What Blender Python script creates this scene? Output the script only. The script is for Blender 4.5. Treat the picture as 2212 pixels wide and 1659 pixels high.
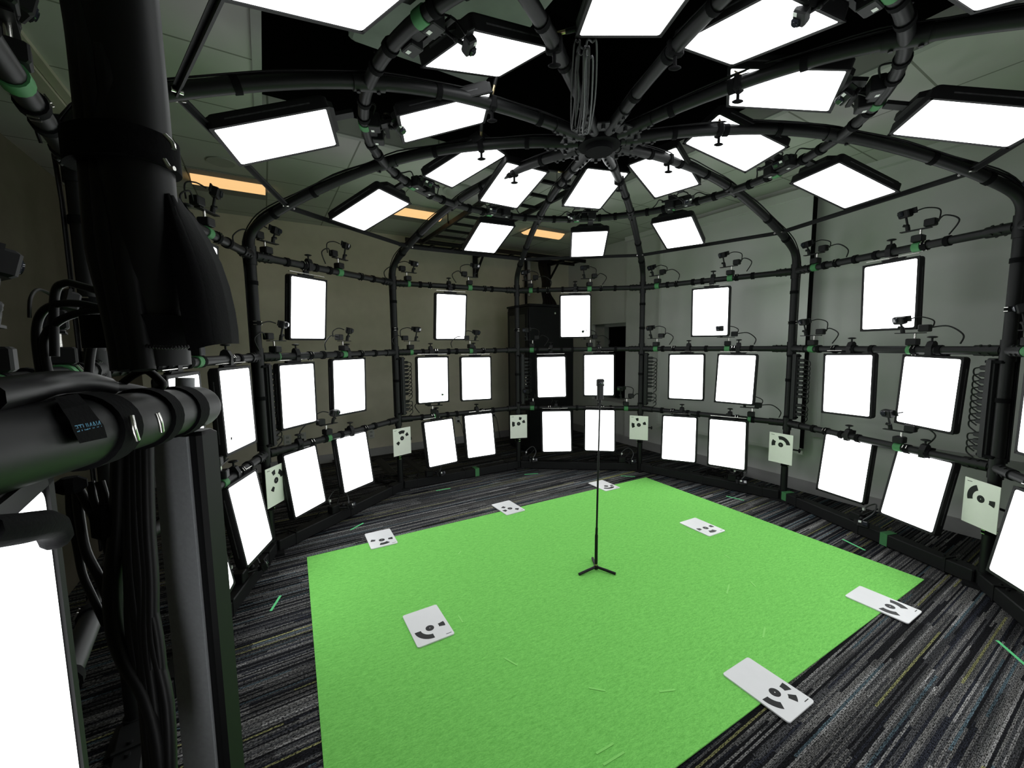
import bpy, math, random
import numpy as np
from mathutils import Matrix, Vector
random.seed(7)
PI = math.pi
scene = bpy.context.scene
COL = scene.collection
for o in list(bpy.data.objects): bpy.data.objects.remove(o)

# ------------------------------------------------------------------ camera, world, exposure
IW, IH, FPX = 2212, 1659, 884.9574
CAM = np.array([-0.37398, -2.71990, 1.55])
RT = np.array([0.99760731, 0.06815841, -0.01157947])
UP = np.array([0.00489827, 0.09738697, 0.99523454])
FW = np.array([-0.06896129, 0.99290997, -0.0968201])
cd = bpy.data.cameras.new('camera'); cd.sensor_width = 36.0; cd.lens = FPX / IW * 36.0
cd.clip_start = 0.01; cd.clip_end = 60
co = bpy.data.objects.new('camera', cd); COL.objects.link(co)
co.matrix_world = Matrix(((RT[0], UP[0], -FW[0], CAM[0]), (RT[1], UP[1], -FW[1], CAM[1]), (RT[2], UP[2], -FW[2], CAM[2]), (0, 0, 0, 1)))
scene.camera = co
world = bpy.data.worlds.new('world'); scene.world = world; world.use_nodes = True
bg = world.node_tree.nodes['Background']; bg.inputs[0].default_value = (0.01, 0.011, 0.012, 1); bg.inputs[1].default_value = 0.3
vs = scene.view_settings
vs.view_transform = 'Standard'; vs.look = 'None'; vs.exposure = 0.0; vs.gamma = 1.0; vs.use_curve_mapping = False
PANEL_STRENGTH = 3.7
def proj(p):
    v = np.array(p) - CAM; z = max(1e-3, float(v @ FW))
    return IW / 2 + FPX * float(v @ RT) / z, IH / 2 - FPX * float(v @ UP) / z, float(v @ FW)
def at(px, py, dep):   # a point in the room, seen at a photo pixel, that deep
    return CAM + FW * dep + RT * (px - IW / 2) / FPX * dep - UP * (py - IH / 2) / FPX * dep

# ------------------------------------------------------------------ materials
def srgb(c):
    return tuple(((v / 255) / 12.92 if v <= 10 else ((v / 255 + 0.055) / 1.055) ** 2.4) for v in c) + (1,)
def mat(name, col, rough=0.5, metal=0.0, spec=0.5, nscale=40, namt=0.15, bump=0.0, emit=None, estr=0):
    m = bpy.data.materials.new(name); m.use_nodes = True
    nt = m.node_tree; b = nt.nodes['Principled BSDF']
    b.inputs['Roughness'].default_value = rough; b.inputs['Metallic'].default_value = metal
    b.inputs['Specular IOR Level'].default_value = spec
    tc = nt.nodes.new('ShaderNodeTexCoord'); nz = nt.nodes.new('ShaderNodeTexNoise'); nz.inputs['Scale'].default_value = nscale
    nz.inputs['Detail'].default_value = 4
    nt.links.new(tc.outputs['Object'], nz.inputs['Vector'])
    mx = nt.nodes.new('ShaderNodeMix'); mx.data_type = 'RGBA'
    c = col if len(col) == 4 else tuple(col) + (1,)
    lo = tuple(v * (1 - namt) for v in c[:3]) + (1,); hi = tuple(min(1, v * (1 + namt)) for v in c[:3]) + (1,)
    mx.inputs[6].default_value = lo; mx.inputs[7].default_value = hi
    nt.links.new(nz.outputs['Fac'], mx.inputs[0]); nt.links.new(mx.outputs[2], b.inputs['Base Color'])
    if bump:
        bp = nt.nodes.new('ShaderNodeBump'); bp.inputs['Strength'].default_value = bump; bp.inputs['Distance'].default_value = 0.002
        nt.links.new(nz.outputs['Fac'], bp.inputs['Height']); nt.links.new(bp.outputs['Normal'], b.inputs['Normal'])
    if emit:
        b.inputs['Emission Color'].default_value = tuple(emit) + (1,); b.inputs['Emission Strength'].default_value = estr
    return m
M = {}
M['pipe'] = mat('black_powder_coat', (0.0055, 0.0058, 0.0062), 0.48, 0, 0.28, 60, 0.2, 0.05)
M['beam'] = mat('black_steel_beam', (0.0055, 0.0058, 0.0062), 0.55, 0, 0.25, 50, 0.2)
M['plastic'] = mat('black_plastic', (0.0042, 0.0043, 0.0048), 0.5, 0, 0.25, 80, 0.2)
M['plastic2'] = mat('dark_grey_plastic', (0.0095, 0.010, 0.0105), 0.5, 0, 0.3, 80, 0.2)
M['strap'] = mat('black_webbing', (0.0035, 0.0035, 0.004), 0.9, 0, 0.1, 300, 0.3, 0.2)
M['cable'] = mat('black_cable', (0.0045, 0.0045, 0.005), 0.45, 0, 0.3, 60, 0.2)
M['greycable'] = mat('grey_cable', (0.06, 0.062, 0.065), 0.4, 0, 0.4, 60, 0.2)
M['housing'] = mat('panel_housing', (0.0055, 0.0055, 0.006), 0.55, 0, 0.25, 60, 0.2)
M['chrome'] = mat('chrome', (0.75, 0.74, 0.70), 0.25, 1, 0.5, 30, 0.05)
M['brass'] = mat('brass', (0.72, 0.56, 0.32), 0.3, 1, 0.5, 30, 0.08)
M['tape'] = mat('green_tape', (0.055, 0.20, 0.075), 0.6, 0, 0.3, 60, 0.1)
M['floortape'] = mat('bright_green_tape', (0.12, 0.62, 0.24), 0.6, 0, 0.3, 60, 0.1)
M['mattape'] = mat('pale_green_tape', (0.24, 0.66, 0.14), 0.6, 0, 0.3, 60, 0.1)
M['paper'] = mat('white_card', (0.86, 0.87, 0.80), 0.6, 0, 0.3, 20, 0.03)
M['plate'] = mat('white_plate', (0.72, 0.72, 0.73), 0.4, 0, 0.4, 20, 0.03)
M['ink'] = mat('black_ink', (0.008, 0.008, 0.009), 0.5, 0, 0.3, 40, 0.1)
M['white'] = mat('white_plastic', (0.62, 0.62, 0.60), 0.45, 0, 0.5, 40, 0.05)
M['sticker'] = mat('white_sticker', (0.75, 0.76, 0.74), 0.5, 0, 0.4, 200, 0.1)
M['lens'] = mat('lens_glass', (0.02, 0.022, 0.03), 0.08, 0, 0.8, 20, 0.05)
M['wall_l'] = mat('beige_wall_paint', (0.68, 0.645, 0.52), 0.8, 0, 0.2, 9, 0.08, 0.05)
M['wall_r'] = mat('grey_wall_paint', (0.66, 0.67, 0.645), 0.75, 0, 0.25, 5, 0.06, 0.03)
M['screen'] = mat('projection_screen_cloth', (0.69, 0.70, 0.675), 0.8, 0, 0.2, 5, 0.04)
M['base'] = mat('grey_baseboard', (0.36, 0.36, 0.35), 0.5, 0, 0.4, 20, 0.06)
M['partition'] = mat('dark_partition_cloth', (0.105, 0.093, 0.07), 0.85, 0, 0.15, 12, 0.12)
M['void'] = mat('black_painted_void', (0.004, 0.004, 0.004), 0.95, 0, 0.05, 6, 0.3)
M['duct'] = mat('dark_painted_duct', (0.30, 0.34, 0.30), 0.8, 0, 0.1, 6, 0.2)
M['trimgrey'] = mat('ceiling_trim', (0.42, 0.44, 0.40), 0.6, 0, 0.3, 20, 0.05)
M['cream'] = mat('cream_trim', (0.55, 0.53, 0.42), 0.6, 0, 0.3, 20, 0.05)
M['perf'] = mat('perforated_steel', (0.30, 0.30, 0.28), 0.6, 0, 0.3, 160, 0.5)
M['lamp'] = mat('warm_lamp_lens', (0.5, 0.42, 0.3), 0.5, 0, 0.3, 20, 0.03, 0, (1.0, 0.60, 0.25), 0.95)
M['rack'] = mat('black_cabinet', (0.006, 0.0066, 0.0072), 0.5, 0, 0.25, 30, 0.2)
M['glass'] = mat('smoked_glass', (0.012, 0.012, 0.013), 0.08, 0, 0.6, 10, 0.1)
M['blue'] = mat('blue_print', (0.10, 0.32, 0.50), 0.6, 0, 0.3, 40, 0.1)
M['marking'] = mat('side_marking', (0.05, 0.05, 0.052), 0.6, 0, 0.2, 45, 0.95)
M['matte'] = mat('matte_black', (0.004, 0.004, 0.0045), 0.85, 0, 0.12, 80, 0.2)
M['redled'] = mat('red_plastic', (0.30, 0.03, 0.04), 0.4, 0, 0.5, 40, 0.1)
M['steelgrey'] = mat('grey_painted_steel', (0.30, 0.31, 0.325), 0.5, 0, 0.4, 200, 0.15, 0.1)

def emission_mat(name, col, strength):
    m = bpy.data.materials.new(name); m.use_nodes = True; nt = m.node_tree
    b = nt.nodes['Principled BSDF']; b.inputs['Base Color'].default_value = (0.8, 0.8, 0.8, 1); b.inputs['Roughness'].default_value = 0.6
    b.inputs['Emission Color'].default_value = tuple(col) + (1,); b.inputs['Emission Strength'].default_value = strength
    tc = nt.nodes.new('ShaderNodeTexCoord'); nz = nt.nodes.new('ShaderNodeTexNoise'); nz.inputs['Scale'].default_value = 7
    nz.inputs['Distortion'].default_value = 1.5
    nt.links.new(tc.outputs['Object'], nz.inputs['Vector'])
    mr = nt.nodes.new('ShaderNodeMapRange'); mr.inputs['To Min'].default_value = strength * 0.94; mr.inputs['To Max'].default_value = strength * 1.06
    nt.links.new(nz.outputs['Fac'], mr.inputs['Value']); nt.links.new(mr.outputs['Result'], b.inputs['Emission Strength'])
    return m
M['diffuser'] = emission_mat('lit_diffuser', (0.97, 0.985, 1.0), PANEL_STRENGTH)

def math_node(nt, op, a, b=None):
    n = nt.nodes.new('ShaderNodeMath'); n.operation = op
    for i, v in enumerate((a, b)):
        if v is None: continue
        if isinstance(v, (int, float)): n.inputs[i].default_value = v
        else: nt.links.new(v, n.inputs[i])
    return n.outputs[0]
def carpet_mat():
    m = bpy.data.materials.new('striped_carpet'); m.use_nodes = True; nt = m.node_tree; L = nt.links
    b = nt.nodes['Principled BSDF']; b.inputs['Roughness'].default_value = 0.95; b.inputs['Specular IOR Level'].default_value = 0.08
    tc = nt.nodes.new('ShaderNodeTexCoord'); sp = nt.nodes.new('ShaderNodeSeparateXYZ'); L.new(tc.outputs['Object'], sp.inputs[0])
    wob = nt.nodes.new('ShaderNodeTexNoise'); wob.inputs['Scale'].default_value = 35; L.new(tc.outputs['Object'], wob.inputs['Vector'])
    def stripes(width, length, seed):
        yy = math_node(nt, 'ADD', math_node(nt, 'MULTIPLY', wob.outputs['Fac'], width * 0.35), sp.outputs['Y'])
        row = math_node(nt, 'FLOOR', math_node(nt, 'DIVIDE', yy, width))
        wn = nt.nodes.new('ShaderNodeTexWhiteNoise'); wn.noise_dimensions = '1D'; L.new(math_node(nt, 'ADD', row, seed), wn.inputs['W'])
        seg = math_node(nt, 'FLOOR', math_node(nt, 'DIVIDE', math_node(nt, 'ADD', sp.outputs['X'], math_node(nt, 'MULTIPLY', wn.outputs['Value'], 9.0)), length))
        cb = nt.nodes.new('ShaderNodeCombineXYZ'); L.new(row, cb.inputs[0]); L.new(seg, cb.inputs[1]); cb.inputs[2].default_value = seed
        w2 = nt.nodes.new('ShaderNodeTexWhiteNoise'); w2.noise_dimensions = '3D'; L.new(cb.outputs[0], w2.inputs['Vector'])
        return w2.outputs['Value'], row, yy
    v1, r1, y1 = stripes(0.0092, 0.85, 3.0)
    v2, r2, y2 = stripes(0.055, 0.6, 11.0)
    ramp = nt.nodes.new('ShaderNodeValToRGB'); ramp.color_ramp.interpolation = 'CONSTANT'
    stops = [(0.0, (0.006, 0.006, 0.0075)), (0.22, (0.034, 0.034, 0.036)), (0.40, (0.080, 0.078, 0.076)), (0.70, (0.012, 0.013, 0.018)),
             (0.82, (0.042, 0.062, 0.074)), (0.87, (0.145, 0.142, 0.140)), (0.91, (0.150, 0.148, 0.066)), (0.935, (0.060, 0.060, 0.060))]
    els = ramp.color_ramp.elements
    els[0].position = 0; els[0].color = stops[0][1] + (1,); els[1].position = stops[1][0]; els[1].color = stops[1][1] + (1,)
    for p, c in stops[2:]:
        e = els.new(p); e.color = c + (1,)
    L.new(v1, ramp.inputs[0])
    ramp2 = nt.nodes.new('ShaderNodeValToRGB'); ramp2.color_ramp.interpolation = 'LINEAR'
    ramp2.color_ramp.elements[0].color = (0.55, 0.55, 0.55, 1); ramp2.color_ramp.elements[1].color = (1.45, 1.45, 1.45, 1)
    L.new(v2, ramp2.inputs[0])
    mpl = nt.nodes.new('ShaderNodeMapping'); mpl.inputs['Scale'].default_value = (0.55, 1.0, 1.0); L.new(tc.outputs['Object'], mpl.inputs[0])
    loop = nt.nodes.new('ShaderNodeTexNoise'); loop.inputs['Scale'].default_value = 210; loop.inputs['Detail'].default_value = 2; L.new(mpl.outputs[0], loop.inputs['Vector'])
    mr = nt.nodes.new('ShaderNodeMapRange'); mr.inputs['From Min'].default_value = 0.36; mr.inputs['From Max'].default_value = 0.64
    mr.inputs['To Min'].default_value = 0.05; mr.inputs['To Max'].default_value = 2.1; L.new(loop.outputs['Fac'], mr.inputs['Value'])
    rib = math_node(nt, 'ABSOLUTE', math_node(nt, 'SUBTRACT', math_node(nt, 'FRACT', math_node(nt, 'DIVIDE', y1, 0.0046)), 0.5))
    rb = nt.nodes.new('ShaderNodeMapRange'); rb.inputs['From Min'].default_value = 0.30; rb.inputs['From Max'].default_value = 0.5; rb.inputs['To Min'].default_value = 1.1; rb.inputs['To Max'].default_value = 0.25
    L.new(rib, rb.inputs['Value'])
    fac = math_node(nt, 'MULTIPLY', mr.outputs[0], rb.outputs[0])
    m1 = nt.nodes.new('ShaderNodeMix'); m1.data_type = 'RGBA'; m1.blend_type = 'MULTIPLY'; m1.inputs[0].default_value = 1
    L.new(ramp.outputs[0], m1.inputs[6]); L.new(ramp2.outputs[0], m1.inputs[7])
    m2 = nt.nodes.new('ShaderNodeVectorMath'); m2.operation = 'SCALE'; L.new(m1.outputs[2], m2.inputs[0]); L.new(fac, m2.inputs['Scale'])
    L.new(m2.outputs[0], b.inputs['Base Color'])
    bp = nt.nodes.new('ShaderNodeBump'); bp.inputs['Strength'].default_value = 0.5; bp.inputs['Distance'].default_value = 0.003
    L.new(loop.outputs['Fac'], bp.inputs['Height']); L.new(bp.outputs['Normal'], b.inputs['Normal'])
    return m
M['carpet'] = carpet_mat()
def felt_mat():
    m = bpy.data.materials.new('green_felt'); m.use_nodes = True; nt = m.node_tree; L = nt.links
    b = nt.nodes['Principled BSDF']; b.inputs['Roughness'].default_value = 0.95; b.inputs['Specular IOR Level'].default_value = 0.05
    tc = nt.nodes.new('ShaderNodeTexCoord')
    mp = nt.nodes.new('ShaderNodeMapping'); mp.inputs['Scale'].default_value = (1.0, 3.2, 1); mp.inputs['Rotation'].default_value = (0, 0, 0.4)
    L.new(tc.outputs['Object'], mp.inputs[0])
    n1 = nt.nodes.new('ShaderNodeTexNoise'); n1.inputs['Scale'].default_value = 28; n1.inputs['Detail'].default_value = 5; n1.inputs['Roughness'].default_value = 0.75; L.new(mp.outputs[0], n1.inputs['Vector'])
    n2 = nt.nodes.new('ShaderNodeTexNoise'); n2.inputs['Scale'].default_value = 130; n2.inputs['Detail'].default_value = 3; L.new(mp.outputs[0], n2.inputs['Vector'])
    s = math_node(nt, 'ADD', math_node(nt, 'MULTIPLY', n1.outputs['Fac'], 0.55), math_node(nt, 'MULTIPLY', n2.outputs['Fac'], 0.45))
    r = nt.nodes.new('ShaderNodeValToRGB'); r.color_ramp.elements[0].position = 0.34; r.color_ramp.elements[0].color = (0.135, 0.445, 0.080, 1)
    r.color_ramp.elements[1].position = 0.66; r.color_ramp.elements[1].color = (0.25, 0.70, 0.155, 1)
    L.new(s, r.inputs[0]); L.new(r.outputs[0], b.inputs['Base Color'])
    bp = nt.nodes.new('ShaderNodeBump'); bp.inputs['Strength'].default_value = 0.25; bp.inputs['Distance'].default_value = 0.002
    L.new(n2.outputs['Fac'], bp.inputs['Height']); L.new(bp.outputs['Normal'], b.inputs['Normal'])
    return m
M['felt'] = felt_mat()
def ceiling_mat():
    m = bpy.data.materials.new('ceiling_tiles'); m.use_nodes = True; nt = m.node_tree; L = nt.links
    b = nt.nodes['Principled BSDF']; b.inputs['Roughness'].default_value = 0.85; b.inputs['Specular IOR Level'].default_value = 0.2
    tc = nt.nodes.new('ShaderNodeTexCoord'); sp = nt.nodes.new('ShaderNodeSeparateXYZ'); L.new(tc.outputs['Object'], sp.inputs[0])
    def line(o, off):
        t = math_node(nt, 'ABSOLUTE', math_node(nt, 'SUBTRACT', math_node(nt, 'FRACT', math_node(nt, 'DIVIDE', math_node(nt, 'ADD', o, off), 0.6)), 0.5))
        return math_node(nt, 'GREATER_THAN', t, 0.490)
    g = math_node(nt, 'MAXIMUM', line(sp.outputs['X'], 1.75 + 6), line(sp.outputs['Y'], 6 - 0.72))
    nz = nt.nodes.new('ShaderNodeTexNoise'); nz.inputs['Scale'].default_value = 3; L.new(tc.outputs['Object'], nz.inputs['Vector'])
    c1 = nt.nodes.new('ShaderNodeMix'); c1.data_type = 'RGBA'; c1.inputs[6].default_value = (0.50, 0.51, 0.465, 1); c1.inputs[7].default_value = (0.59, 0.60, 0.555, 1)
    L.new(nz.outputs['Fac'], c1.inputs[0])
    c2 = nt.nodes.new('ShaderNodeMix'); c2.data_type = 'RGBA'; L.new(g, c2.inputs[0]); L.new(c1.outputs[2], c2.inputs[6]); c2.inputs[7].default_value = (0.24, 0.25, 0.21, 1)
    L.new(c2.outputs[2], b.inputs['Base Color'])
    return m
M['ceil'] = ceiling_mat()

# ------------------------------------------------------------------ mesh helpers
def V(*a): return np.array(a, float)
def unit(v): v = np.array(v, float); return v / (np.linalg.norm(v) + 1e-12)
def basis(d):
    d = unit(d); h = V(0, 0, 1) if abs(d[2]) < 0.9 else V(1, 0, 0)
    u = unit(np.cross(h, d)); return u, np.cross(d, u)
class MB:
    def __init__(s): s.v = []; s.f = []; s.sm = []
    def add(s, vs_, fs, smooth=False):
        n = len(s.v); s.v += [tuple(map(float, p)) for p in vs_]
        for f in fs: s.f.append(tuple(i + n for i in f)); s.sm.append(smooth)
    def box(s, c, size, R=None, ch=0.0):
        c = np.array(c, float); h = np.array(size, float) / 2
        R = np.eye(3) if R is None else R
        if ch <= 0:
            P = [c + R @ (h * V(x, y, z)) for x in (-1, 1) for y in (-1, 1) for z in (-1, 1)]
            s.add(P, [(0, 1, 3, 2), (4, 6, 7, 5), (0, 4, 5, 1), (2, 3, 7, 6), (0, 2, 6, 4), (1, 5, 7, 3)])
        else:
            rings = []
            for z, k in ((-1, ch), (-1, 0), (1, 0), (1, ch)):
                zz = z * h[2] + (-z * ch if k == 0 else 0)
                x, y = h[0] - k, h[1] - k; q = ch
                rings.append([V(px, py, zz) for px, py in ((x - q, -y), (x, -y + q), (x, y - q), (x - q, y), (-x + q, y), (-x, y - q), (-x, -y + q), (-x + q, -y))])
            P = [c + R @ p for r in rings for p in r]; F = []
            for i in range(3):
                for j in range(8): F.append((i * 8 + j, i * 8 + (j + 1) % 8, i * 8 + 8 + (j + 1) % 8, i * 8 + 8 + j))
            F.append(tuple(range(7, -1, -1))); F.append(tuple(range(24, 32)))
            s.add(P, F)
        return s
    def cyl(s, p0, p1, r0, r1=None, n=14, caps=True):
        r1 = r0 if r1 is None else r1; p0 = np.array(p0, float); p1 = np.array(p1, float); u, w = basis(p1 - p0)
        A = [2 * PI * i / n for i in range(n)]
        a = [p0 + r0 * (u * math.cos(t) + w * math.sin(t)) for t in A]; b = [p1 + r1 * (u * math.cos(t) + w * math.sin(t)) for t in A]
        s.add(a + b, [(i, (i + 1) % n, n + (i + 1) % n, n + i) for i in range(n)], True)
        if caps: s.add(a, [tuple(range(n - 1, -1, -1))]); s.add(b, [tuple(range(n))])
        return s
    def tube(s, pts, r, n=10, closed=False, caps=True):
        P = [np.array(p, float) for p in pts]; m = len(P); rings = []
        T = []
        for i in range(m):
            if closed: t = P[(i + 1) % m] - P[i - 1]
            else: t = P[min(i + 1, m - 1)] - P[max(i - 1, 0)]
            T.append(unit(t))
        u, w = basis(T[0])
        for i in range(m):
            u = unit(u - T[i] * (u @ T[i])); w = np.cross(T[i], u)
            rr = r[i] if hasattr(r, '__len__') else r
            rings += [P[i] + rr * (u * math.cos(2 * PI * k / n) + w * math.sin(2 * PI * k / n)) for k in range(n)]
        F = []
        for i in range(m if closed else m - 1):
            j = (i + 1) % m
            for k in range(n): F.append((i * n + k, i * n + (k + 1) % n, j * n + (k + 1) % n, j * n + k))
        s.add(rings, F, True)
        if caps and not closed:
            s.add(rings[:n], [tuple(range(n - 1, -1, -1))]); s.add(rings[-n:], [tuple(range(n))])
        return s
    def ball(s, c, r, n=12, sc=(1, 1, 1)):
        c = np.array(c, float); P = []; m = n // 2
        for i in range(m + 1):
            th = PI * i / m
            for k in range(n): P.append(c + r * V(math.sin(th) * math.cos(2 * PI * k / n) * sc[0], math.sin(th) * math.sin(2 * PI * k / n) * sc[1], math.cos(th) * sc[2]))
        F = [(i * n + k, i * n + n + k, i * n + n + (k + 1) % n, i * n + (k + 1) % n) for i in range(m) for k in range(n)]
        s.add(P, F, True); return s
    def prism(s, poly, z0, z1, T=None, chamfer=0.0):   # poly in XY, extruded along Z; T maps local->target (3x3, offset)
        n = len(poly); R, o = (np.eye(3), V(0, 0, 0)) if T is None else T
        a = [R @ V(p[0], p[1], z0) + o for p in poly]; b = [R @ V(p[0], p[1], z1) + o for p in poly]
        s.add(a + b, [(i, (i + 1) % n, n + (i + 1) % n, n + i) for i in range(n)])
        s.add(a, [tuple(range(n - 1, -1, -1))]); s.add(b, [tuple(range(n))]); return s
    def mesh(s, name):
        me = bpy.data.meshes.new(name); me.from_pydata(s.v, [], s.f); me.polygons.foreach_set('use_smooth', s.sm); me.update(); return me
def rrect(w, h, r, n=4):
    out = []
    for cx, cy, a0 in ((w / 2 - r, h / 2 - r, 0), (-w / 2 + r, h / 2 - r, 90), (-w / 2 + r, -h / 2 + r, 180), (w / 2 - r, -h / 2 + r, 270)):
        for i in range(n + 1):
            a = math.radians(a0 + 90 * i / n); out.append((cx + r * math.cos(a), cy + r * math.sin(a)))
    return out
def smooth_path(pts, k=6):
    P = [np.array(p, float) for p in pts]; out = []
    for i in range(len(P) - 1):
        p0, p1, p2, p3 = P[max(i - 1, 0)], P[i], P[i + 1], P[min(i + 2, len(P) - 1)]
        for j in range(k):
            t = j / k
            out.append(0.5 * ((2 * p1) + (p2 - p0) * t + (2 * p0 - 5 * p1 + 4 * p2 - p3) * t * t + (3 * p1 - p0 - 3 * p2 + p3) * t ** 3))
    out.append(P[-1]); return out
def obj(name, mb, m, parent=None, mw=None):
    me = mb if isinstance(mb, bpy.types.Mesh) else mb.mesh(name)
    if m is not None and len(me.materials) == 0: me.materials.append(M[m] if isinstance(m, str) else m)
    o = bpy.data.objects.new(name, me); COL.objects.link(o)
    if parent is not None: o.parent = parent
    if mw is not None: o.matrix_local = mw
    return o
def tag(o, label, cat, group=None):
    o['label'] = label; o['category'] = cat
    if group: o['group'] = group
    return o
def thing(name, label, cat, mw=None, group=None):
    o = bpy.data.objects.new(name, None); COL.objects.link(o); o.empty_display_size = 0.05
    if mw is not None: o.matrix_world = mw
    return tag(o, label, cat, group)
def struct(name, mb, m, rot=True):
    o = obj(name, mb, m); o['kind'] = 'structure'
    if rot: o.rotation_euler = (0, 0, math.radians(35))
    return o
def mat4(R, t):
    R = np.array(R); return Matrix([[R[0, 0], R[0, 1], R[0, 2], t[0]], [R[1, 0], R[1, 1], R[1, 2], t[1]], [R[2, 0], R[2, 1], R[2, 2], t[2]], [0, 0, 0, 1]])
def dup(root, mw, label, group=None):     # copies a thing, its parts and their sub-parts
    r = root.copy(); COL.objects.link(r); r.matrix_world = mw; r['label'] = label
    if group: r['group'] = group
    for ch in list(root.children):
        c = ch.copy(); COL.objects.link(c); c.parent = r
        for g in list(ch.children):
            d = g.copy(); COL.objects.link(d); d.parent = c
    return r
N1 = V(math.cos(math.radians(35)), math.sin(math.radians(35)), 0); N2 = V(-math.sin(math.radians(35)), math.cos(math.radians(35)), 0)
def room(a, b, z=0.0): return N1 * a + N2 * b + V(0, 0, z)
ROT = np.array([N1, N2, V(0, 0, 1)]).T
ORD = ['', 'first', 'second', 'third', 'fourth', 'fifth', 'sixth', 'seventh', 'eighth', 'ninth', 'tenth', 'eleventh', 'twelfth', 'thirteenth', 'fourteenth', 'fifteenth', 'sixteenth']
def ordinal(i, n):     # 0-based from the left
    if i == 0: return 'leftmost'
    if i == n - 1: return 'rightmost'
    return ORD[i + 1] + ' from the left'

# ------------------------------------------------------------------ the room
A0, A1, B0, B1, CZ = -6.2, 2.82, -5.2, 3.87, 3.087
mb = MB(); mb.box(((A0 + A1) / 2, (B0 + B1) / 2, -0.05), (A1 - A0 + 0.6, B1 - B0 + 0.6, 0.1)); struct('floor', mb, 'carpet')
VA0, VA1, VB0, VB1, SK = -1.785, 1.185, -3.1, 1.285, 0.12
mb = MB()
for a0, a1, b0, b1 in ((A0 - .3, VA0, B0 - .3, B1 + .3), (VA1, A1 + .4, B0 - .3, B1 + .3), (VA0, VA1, VB1, B1 + .3), (VA0, VA1, B0 - .3, VB0)):
    mb.box(((a0 + a1) / 2, (b0 + b1) / 2, CZ + SK / 2), (a1 - a0, b1 - b0, SK))
struct('ceiling', mb, 'ceil')
mb = MB(); ZT = 4.6
for c, sz in (((VA0 - .05, (VB0 + VB1) / 2, (CZ + SK + ZT) / 2), (.1, VB1 - VB0 + .2, ZT - CZ - SK)), ((VA1 + .05, (VB0 + VB1) / 2, (CZ + SK + ZT) / 2), (.1, VB1 - VB0 + .2, ZT - CZ - SK)),
              (((VA0 + VA1) / 2, VB1 + .05, (CZ + SK + ZT) / 2), (VA1 - VA0 + .2, .1, ZT - CZ - SK)), (((VA0 + VA1) / 2, VB0 - .05, (CZ + SK + ZT) / 2), (VA1 - VA0 + .2, .1, ZT - CZ - SK)),
              (((VA0 + VA1) / 2, (VB0 + VB1) / 2, ZT + .05), (VA1 - VA0 + .2, VB1 - VB0 + .2, .1))):
    mb.box(c, sz)
struct('ceiling_void', mb, 'void')
mb = MB()     # pale metal angle trim round the opening
t = 0.045
mb.box((VA0 - t / 2, (VB0 + VB1) / 2, CZ - .006), (t, VB1 - VB0 + 2 * t, .012)); mb.box((VA1 + t / 2, (VB0 + VB1) / 2, CZ - .006), (t, VB1 - VB0 + 2 * t, .012))
mb.box(((VA0 + VA1) / 2, VB1 + t / 2, CZ - .006), (VA1 - VA0, t, .012)); mb.box(((VA0 + VA1) / 2, VB0 - t / 2, CZ - .006), (VA1 - VA0, t, .012))
struct('trim_1', mb, 'trimgrey')
mb = MB(); mb.box(((A0 + A1) / 2 + .1, B1 + .08, CZ / 2), (A1 - A0 + .5, .16, CZ)); struct('wall_left', mb, 'wall_l')
# right wall with a dark window recess near the far corner
WB0, WB1, WZ0, WZ1, WX = 2.43, 3.24, 0.60, 1.86, A1 + .06
mb = MB()
mb.box((A1 + .1, (B0 + WB0) / 2, CZ / 2), (.2, WB0 - B0, CZ))
mb.box((WX + .1, (WB0 + B1) / 2, (WZ1 + CZ) / 2), (.2, B1 - WB0, CZ - WZ1)); mb.box((WX + .1, (WB0 + B1) / 2, WZ0 / 2), (.2, B1 - WB0, WZ0))
mb.box((WX + .1, (WB1 + B1) / 2, (WZ0 + WZ1) / 2), (.2, B1 - WB1, WZ1 - WZ0))
struct('wall_right', mb, 'wall_r')
mb = MB(); mb.box(((A0 + A1) / 2, B0 - .08, CZ / 2), (A1 - A0 + .5, .16, CZ)); struct('wall_back', mb, 'wall_l')
mb = MB(); mb.box((A0 - .08, (B0 + B1) / 2, CZ / 2), (.16, B1 - B0 + .3, CZ)); struct('wall_side', mb, 'wall_l')
struct('wall_partition', MB().box((-3.07, (B0 + B1) / 2, 1.36), (.10, B1 - B0, 2.72)), 'partition')
w = struct('window_1', MB().box((WX + .19, (WB0 + WB1) / 2, (WZ0 + WZ1) / 2), (.02, WB1 - WB0, WZ1 - WZ0)), 'void')
mb = MB()
for c, sz in (((WX + .12, WB1 - .11, (WZ0 + WZ1) / 2), (.10, .22, WZ1 - WZ0)), ((WX + .12, (WB0 + WB1) / 2, WZ1 - .025), (.1, WB1 - WB0, .05)), ((WX + .12, (WB0 + WB1) / 2, WZ0 + .025), (.1, WB1 - WB0, .05))): mb.box(c, sz)
obj('window_frame', mb, 'base', w)
mb = MB(); mb.box(((A0 + A1) / 2, B1 - .008, .055), (A1 - A0, .016, .11)); struct('baseboard_left', mb, 'base')
mb = MB(); mb.box((A1 - .008, (B0 + B1) / 2, .06), (.016, B1 - B0 - .04, .12)); struct('baseboard_right', mb, 'base')
mb = MB(); mb.box((A1 - .012, -1.6, .62), (.024, 3.0, .06)); struct('trim_2', mb, 'base')
mb = MB(); mb.box((A1 - .03, (B0 + WB0) / 2, CZ - .03), (.06, WB0 - B0 - .02, .06)); struct('trim_3', mb, 'wall_r')

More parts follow.
